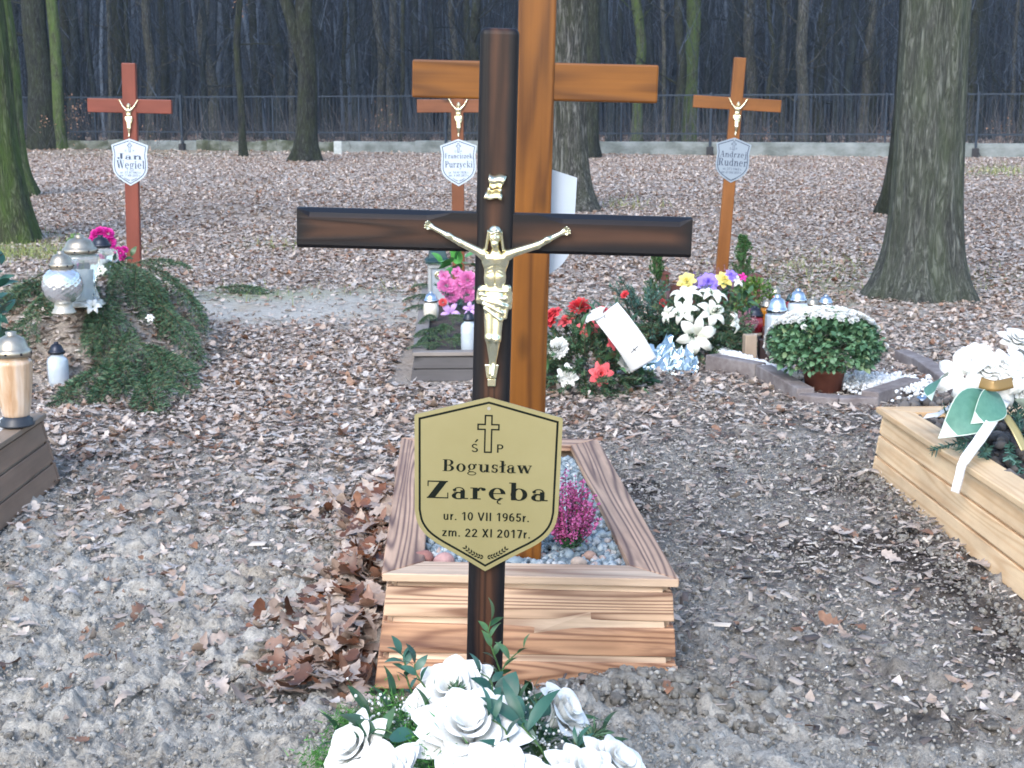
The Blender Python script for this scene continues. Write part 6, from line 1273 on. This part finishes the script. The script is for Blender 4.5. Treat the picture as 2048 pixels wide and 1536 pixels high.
a = G(1420, 735, 0); gravel('white_pebbles', 1500, lambda n: (lambda t: np.stack([G(1425, 725).x + (G(1610, 790).x - G(1425, 725).x) * t + rng.normal(0, .015, n), G(1425, 720).y + .03 + (G(1610, 790).y - G(1425, 725).y) * t + np.abs(rng.normal(0, .05, n)), np.full(n, .055) + rng.uniform(0, .012, n)], 1))(rng.uniform(0, 1, n)), .017, [(0, (.6, .62, .63)), (1, (.88, .89, .9))], .6)
c_ = G(1775, 775, .04); gravel('white_pebbles', 1300, lambda n: np.stack([rng.normal(c_.x, .10, n), rng.normal(c_.y + .1, .11, n), rng.uniform(.03, .055, n)], 1), .018, [(0, (.6, .62, .63)), (1, (.88, .89, .9))], .6)
# ---- posts, border, plants of the grave behind
def post(px, py, hpx, wpx, mat, label, pyr=True, dark=None):
    p = G(px, py, 0); u = sc(p.y, .2); w, h = wpx * u, hpx * u; root = thing('wooden_post', label, 'wooden post', tuple(p), (0, 0, .1)); f = -w / 2
    prism('shaft', [(w / 2, f, -.1), (w / 2, f, h), (-w / 2, f, h), (-w / 2, f, -.1)], w, mat, root, bevel=.004)
    mb = MB(); mb.add([(-w * .62, -w * .62, h + .001), (w * .62, -w * .62, h + .001), (w * .62, w * .62, h + .001), (-w * .62, w * .62, h + .001), (-w * .62, -w * .62, h + .012), (w * .62, -w * .62, h + .012), (w * .62, w * .62, h + .012), (-w * .62, w * .62, h + .012), (0, 0, h + .03)], [(3, 2, 1, 0), (0, 1, 5, 4), (1, 2, 6, 5), (2, 3, 7, 6), (3, 0, 4, 7), (4, 5, 8), (5, 6, 8), (6, 7, 8), (7, 4, 8)]) if pyr else None
    if pyr: mb.build('cap', mat, root, smooth=False)
w_post = wood('red_brown_post', (.15, .06, .05), (.07, .03, .026), 9, .4, .6, 0); w_pale = wood('pale_weathered_post', (.50, .40, .31), (.30, .23, .17), 10, .5, .7, 0)
post(1327, 622, 74, 17, w_post, 'dark red brown post with small cap behind the lily wreath'); post(1508, 628, 74, 19, w_post, 'red brown capped post right of the leaning amber cross foot'); post(1498, 728, 60, 24, w_pale, 'short pale wooden post left of the chrysanthemum bush', False); post(1526, 722, 44, 20, wood('near_black_post', (.05, .03, .028), (.025, .015, .014), 9, .4, .6, 0), 'short near black post beside the pale one', False)
def board_(a, b2, z0, z1, mat, label, name='border_board'):
    A, B_ = G(*a), G(*b2); A.z = B_.z = 0; d = (B_ - A).normalized(); u3 = Vector((0, 0, 1)); o = prism(name, [A + u3 * z0, B_ + u3 * z0, B_ + u3 * z1, A + u3 * z1], .03, mat, None, bevel=.003); return tag(o, label, 'border board')
board_((1331, 622), (1320, 690), -.02, .17, w_post, 'red brown border board running forward from the capped post, behind the lilies')
board_((1335, 615), (1500, 622), -.02, .16, w_post, 'red brown border board crossing behind the lilies'); board_((1508, 630), (1530, 712), -.02, .10, w_post, 'red brown border board running toward the pale post')
def conifer(px, py, wpx, hpx, label, seed, mat, dens=1.0, loose=False):
    p = G(px, py, 0); u = sc(p.y, .2); root = thing('dwarf_conifer', label, 'conifer', tuple(p)); h = hpx * u; w = wpx * u / 2; rr = random.Random(seed); mb = MB(); st = MB(); st.tube([(0, 0, -.02), (0, 0, h * .9)], [.012, .004], 6)
    for i in range(int(150 * dens)):
        t = rr.uniform(.04, 1); r = w * (math.sin((t * .82 + .12) * math.pi) ** .6 if not loose else (1 - t * .7)) * rr.uniform(.5, 1); a = rr.uniform(0, 6.28); z = t * h; e = Vector((math.cos(a) * r, math.sin(a) * r, z)); s_ = Vector((math.cos(a) * r * .2, math.sin(a) * r * .2, z - h * .10)); needles(mb, [s_, e, e + Vector((0, 0, h * .04))], 34, .016, .0035, rr.randint(0, 9999)); st.tube([s_, e], .0015, 3, cap=False)
    mb.build('foliage', mat, root, smooth=False); st.build('trunk', stemm, root)
thuja = island('thuja_green', [(0, (.01, .05, .012)), (.6, (.035, .13, .03)), (1, (.09, .22, .05))], .6, vein=False)
conifer(1484, 606, 44, 134, 'compact dark green thuja right of the leaning amber cross', 1, thuja, 1.3); conifer(1312, 622, 76, 112, 'loose open conifer left of the red brown capped post', 2, thuja, .9, True)
heather(1440, 596, .1, .24, .16, 'faded purple grey heather at the foot of the leaning amber cross', 8, ((0, (.08, .03, .05)), (.5, (.20, .10, .16)), (1, (.38, .26, .36))), 60)
heather(1392, 600, .1, .20, .10, 'dark violet heather left of the leaning amber cross', 9, ((0, (.06, .03, .12)), (.5, (.16, .09, .30)), (1, (.30, .22, .48))), 40)
heather(1490, 672, .05, .17, .08, 'reddish pink heather beside the lily wreath', 10, ((0, (.15, .04, .06)), (.5, (.32, .13, .17)), (1, (.48, .28, .32))), 44)
p = G(1504, 640, .05); root = thing('shrub', 'small yellow green leafy shrub behind the dark red lantern', 'shrub', tuple(p)); mb = MB(); leafcloud(mb, LEAF, 700, (0, 0, .14), (.13, .11, .13), .032, 9, shell=.5); mb.build('foliage', g_light, root); mb = MB(); [mb.tube([(0, 0, 0), (.07 * math.cos(k_), .07 * math.sin(k_), .16)], .003, 4) for k_ in range(7)]; mb.build('stems', stemm, root)
for i, (px, py, s_, m_, lab) in enumerate(((1373, 562, 17, yellow_p, 'yellow silk pansy, leftmost above the lilies'), (1417, 565, 20, violet_p, 'violet silk pansy between two yellow ones'), (1449, 558, 16, yellow_p, 'yellow silk pansy right of the violet one'), (1462, 550, 11, violet_p, 'small lilac silk flower behind the right yellow pansy'), (1476, 562, 12, white_p, 'small pale striped silk flower by the right capped post'), (1486, 554, 9, magenta_p, 'tiny dark magenta silk flower by the right capped post'))):
    Y = G(px, 640, .1).y; q = PY(px, py, Y); root = thing('silk_flower', lab, 'flower', (q.x, q.y, .02)); mb = MB(); mb.tube([(0, 0, 0), (0, 0, q.z - .03)], .003, 5); mb.build('stem', gstem, root); fl('flower_head', M_rose[i % 4] if i < 4 else M_daisy, m_, root, (0, 0, q.z - .02), (.1 * (i - 2), -.8, .5), s_ * sc(Y, .3) * 1.15, i); mb = MB(); leafcloud(mb, LEAF, 16, (0, .02, (q.z - .02) * .6), (.05, .04, .08), .06, i); mb.build('foliage', g_dark, root)

# ================================================================== BOUQUET IN THE PINE PLANTER
p = G(1985, 800, .40); O = Vector((p.x, p.y, .24)); root = thing('funeral_bouquet', 'white lily and rose bouquet with satin ribbon lying in the pine planter', 'bouquet', tuple(O)); u = sc(p.y, .45)
for i, (px, py, s_, me, dd) in enumerate(((1950, 712, 34, M_rose[0], (-.3, -.6, .7)), (1925, 750, 44, M_lily[0], (-.6, -.7, .3)), (1975, 735, 42, M_rose[1], (0, -.7, .7)), (2010, 735, 40, M_rose[2], (.2, -.6, .7)), (2036, 680, 36, M_rose[3], (.1, -.5, .8)), (1995, 770, 40, M_lily[1], (.1, -.9, .2)), (2045, 745, 40, M_lily[2], (.3, -.8, .4)), (1940, 780, 30, M_lily[1], (-.5, -.8, .1)), (2062, 715, 34, M_rose[0], (.3, -.6, .7)), (2050, 780, 26, M_rose[1], (.3, -.8, .3)))): q = PY(px, py, p.y + (.12 if py < 720 else 0)) - O; fl('lily' if me in M_lily else 'rose', me, white_p, root, q, dd, s_ * u * (1.3 if me in M_lily else 1.1), i * 1.7)
silk = noisy('silk_leaf', [(.3, (.07, .20, .15)), (.7, (.11, .27, .20))], 10, .5, bmp=0); lf_edge = simple('pale_leaf_edge', (.55, .66, .58), .5)
for i, (px, py, ex, ey, w_) in enumerate(((1985, 790, 1900, 858, .34), (2000, 790, 1955, 835, .36), (1895, 752, 1868, 790, .36), (2030, 800, 2075, 850, .34))):
    a, b2 = PY(px, py, p.y - .07), PY(ex, ey, p.y - .16); d = b2 - a; Ln = d.length; q = d.normalized().to_track_quat('X', 'Z') @ Euler((R(-55 if i != 2 else 40), 0, 0)).to_quaternion(); o = link('silk_leaf', tomesh(T_leaf(12, w_ * .82, 1.0, .3, .12)), silk, root, loc=a - O, rot=q.to_euler(), scale=Ln * 1.22)
    o2 = link('leaf_margin', tomesh(T_leaf(12, w_ * .86, 1.0, .3, .12)), lf_edge, o, loc=(-.015, 0, -.006), scale=(1.035, 1, 1))
mb = MB(); st = MB(); twigdome(mb, (.05, 0, .02), (.18, .22, .12), 34, .11, 5, zmin=-.1, st=st); mb.build('greenery', g_bluespruce, root, smooth=False)
ribbon(root, O, [PY(2010, 800, p.y - .04), PY(1985, 840, p.y - .16), PY(1958, 880, p.y - .24), PY(1926, 925, p.y - .30), PY(1918, 955, p.y - .315), PY(1910, 985, p.y - .33)], .034, paper, side=(.9, .4, 0)); ribbon(root, O, [PY(1925, 790, p.y), PY(1890, 820, p.y + .1), PY(1875, 828, p.y + .16), PY(1850, 832, p.y + .2)], .03, paper, side=(.3, .8, .2)); ribbon(root, O, [PY(1960, 765, p.y - .1), PY(1990, 772, p.y - .13), PY(2025, 765, p.y - .1)], .035, simple('brown_gold_satin', (.30, .19, .07), .35, .3), side=(0, .3, 1)); ribbon(root, O, [PY(2010, 830, p.y - .1), PY(2030, 860, p.y - .16), PY(2050, 900, p.y - .2)], .03, simple('gold_satin', (.42, .36, .17), .35, .3), side=(1, .3, 0))

# ================================================================== STICKS
for i, (a, b2, r, lab) in enumerate((((688, 876), (760, 842), .005, 'thin dark twig on the leaves left of the brass name plate'), ((1345, 826), (1395, 800), .006, 'pale splinter lying on chips right of the rose wreath'), ((1290, 1180), (1330, 1110), .002, 'thin straw beside the right rim of the scorched planter'), ((1215, 1398), (1265, 1350), .0022, 'pale straw on clods before the scorched planter'))):
    A, B_ = G(*a, .03), G(*b2, .03); m_ = (A + B_) / 2 + Vector((.01, 0, .015)); mb = MB(); mb.tube([A - m_, (A - m_) * .4 + Vector((0, 0, .01)), (B_ - m_) * .4, B_ - m_], [r, r, r * .8, r * .5], 6); tag(mb.build('twig', simple('twig_bark', (.06, .06, .065) if i == 0 else (.42, .36, .27), .8), None, loc=(m_.x, m_.y, float(H(m_.x, m_.y)) + r)), lab, 'twig')

# ================================================================== AIR
hz = MB(); hz.box((0, 88, 17), (300, 184, 38)); ho = hz.build('haze', None, None, smooth=False)
hm = bpy.data.materials.new('haze'); hm.use_nodes = True; hn = hm.node_tree.nodes; hn.remove(hn['Principled BSDF']); pv_ = hn.new('ShaderNodeVolumePrincipled'); pv_.inputs['Density'].default_value = .0005; pv_.inputs['Color'].default_value = (.62, .80, 1.0, 1)
hm.node_tree.links.new(pv_.outputs[0], hn['Material Output'].inputs['Volume']); ho.data.materials.append(hm); tag(ho, kind='stuff')
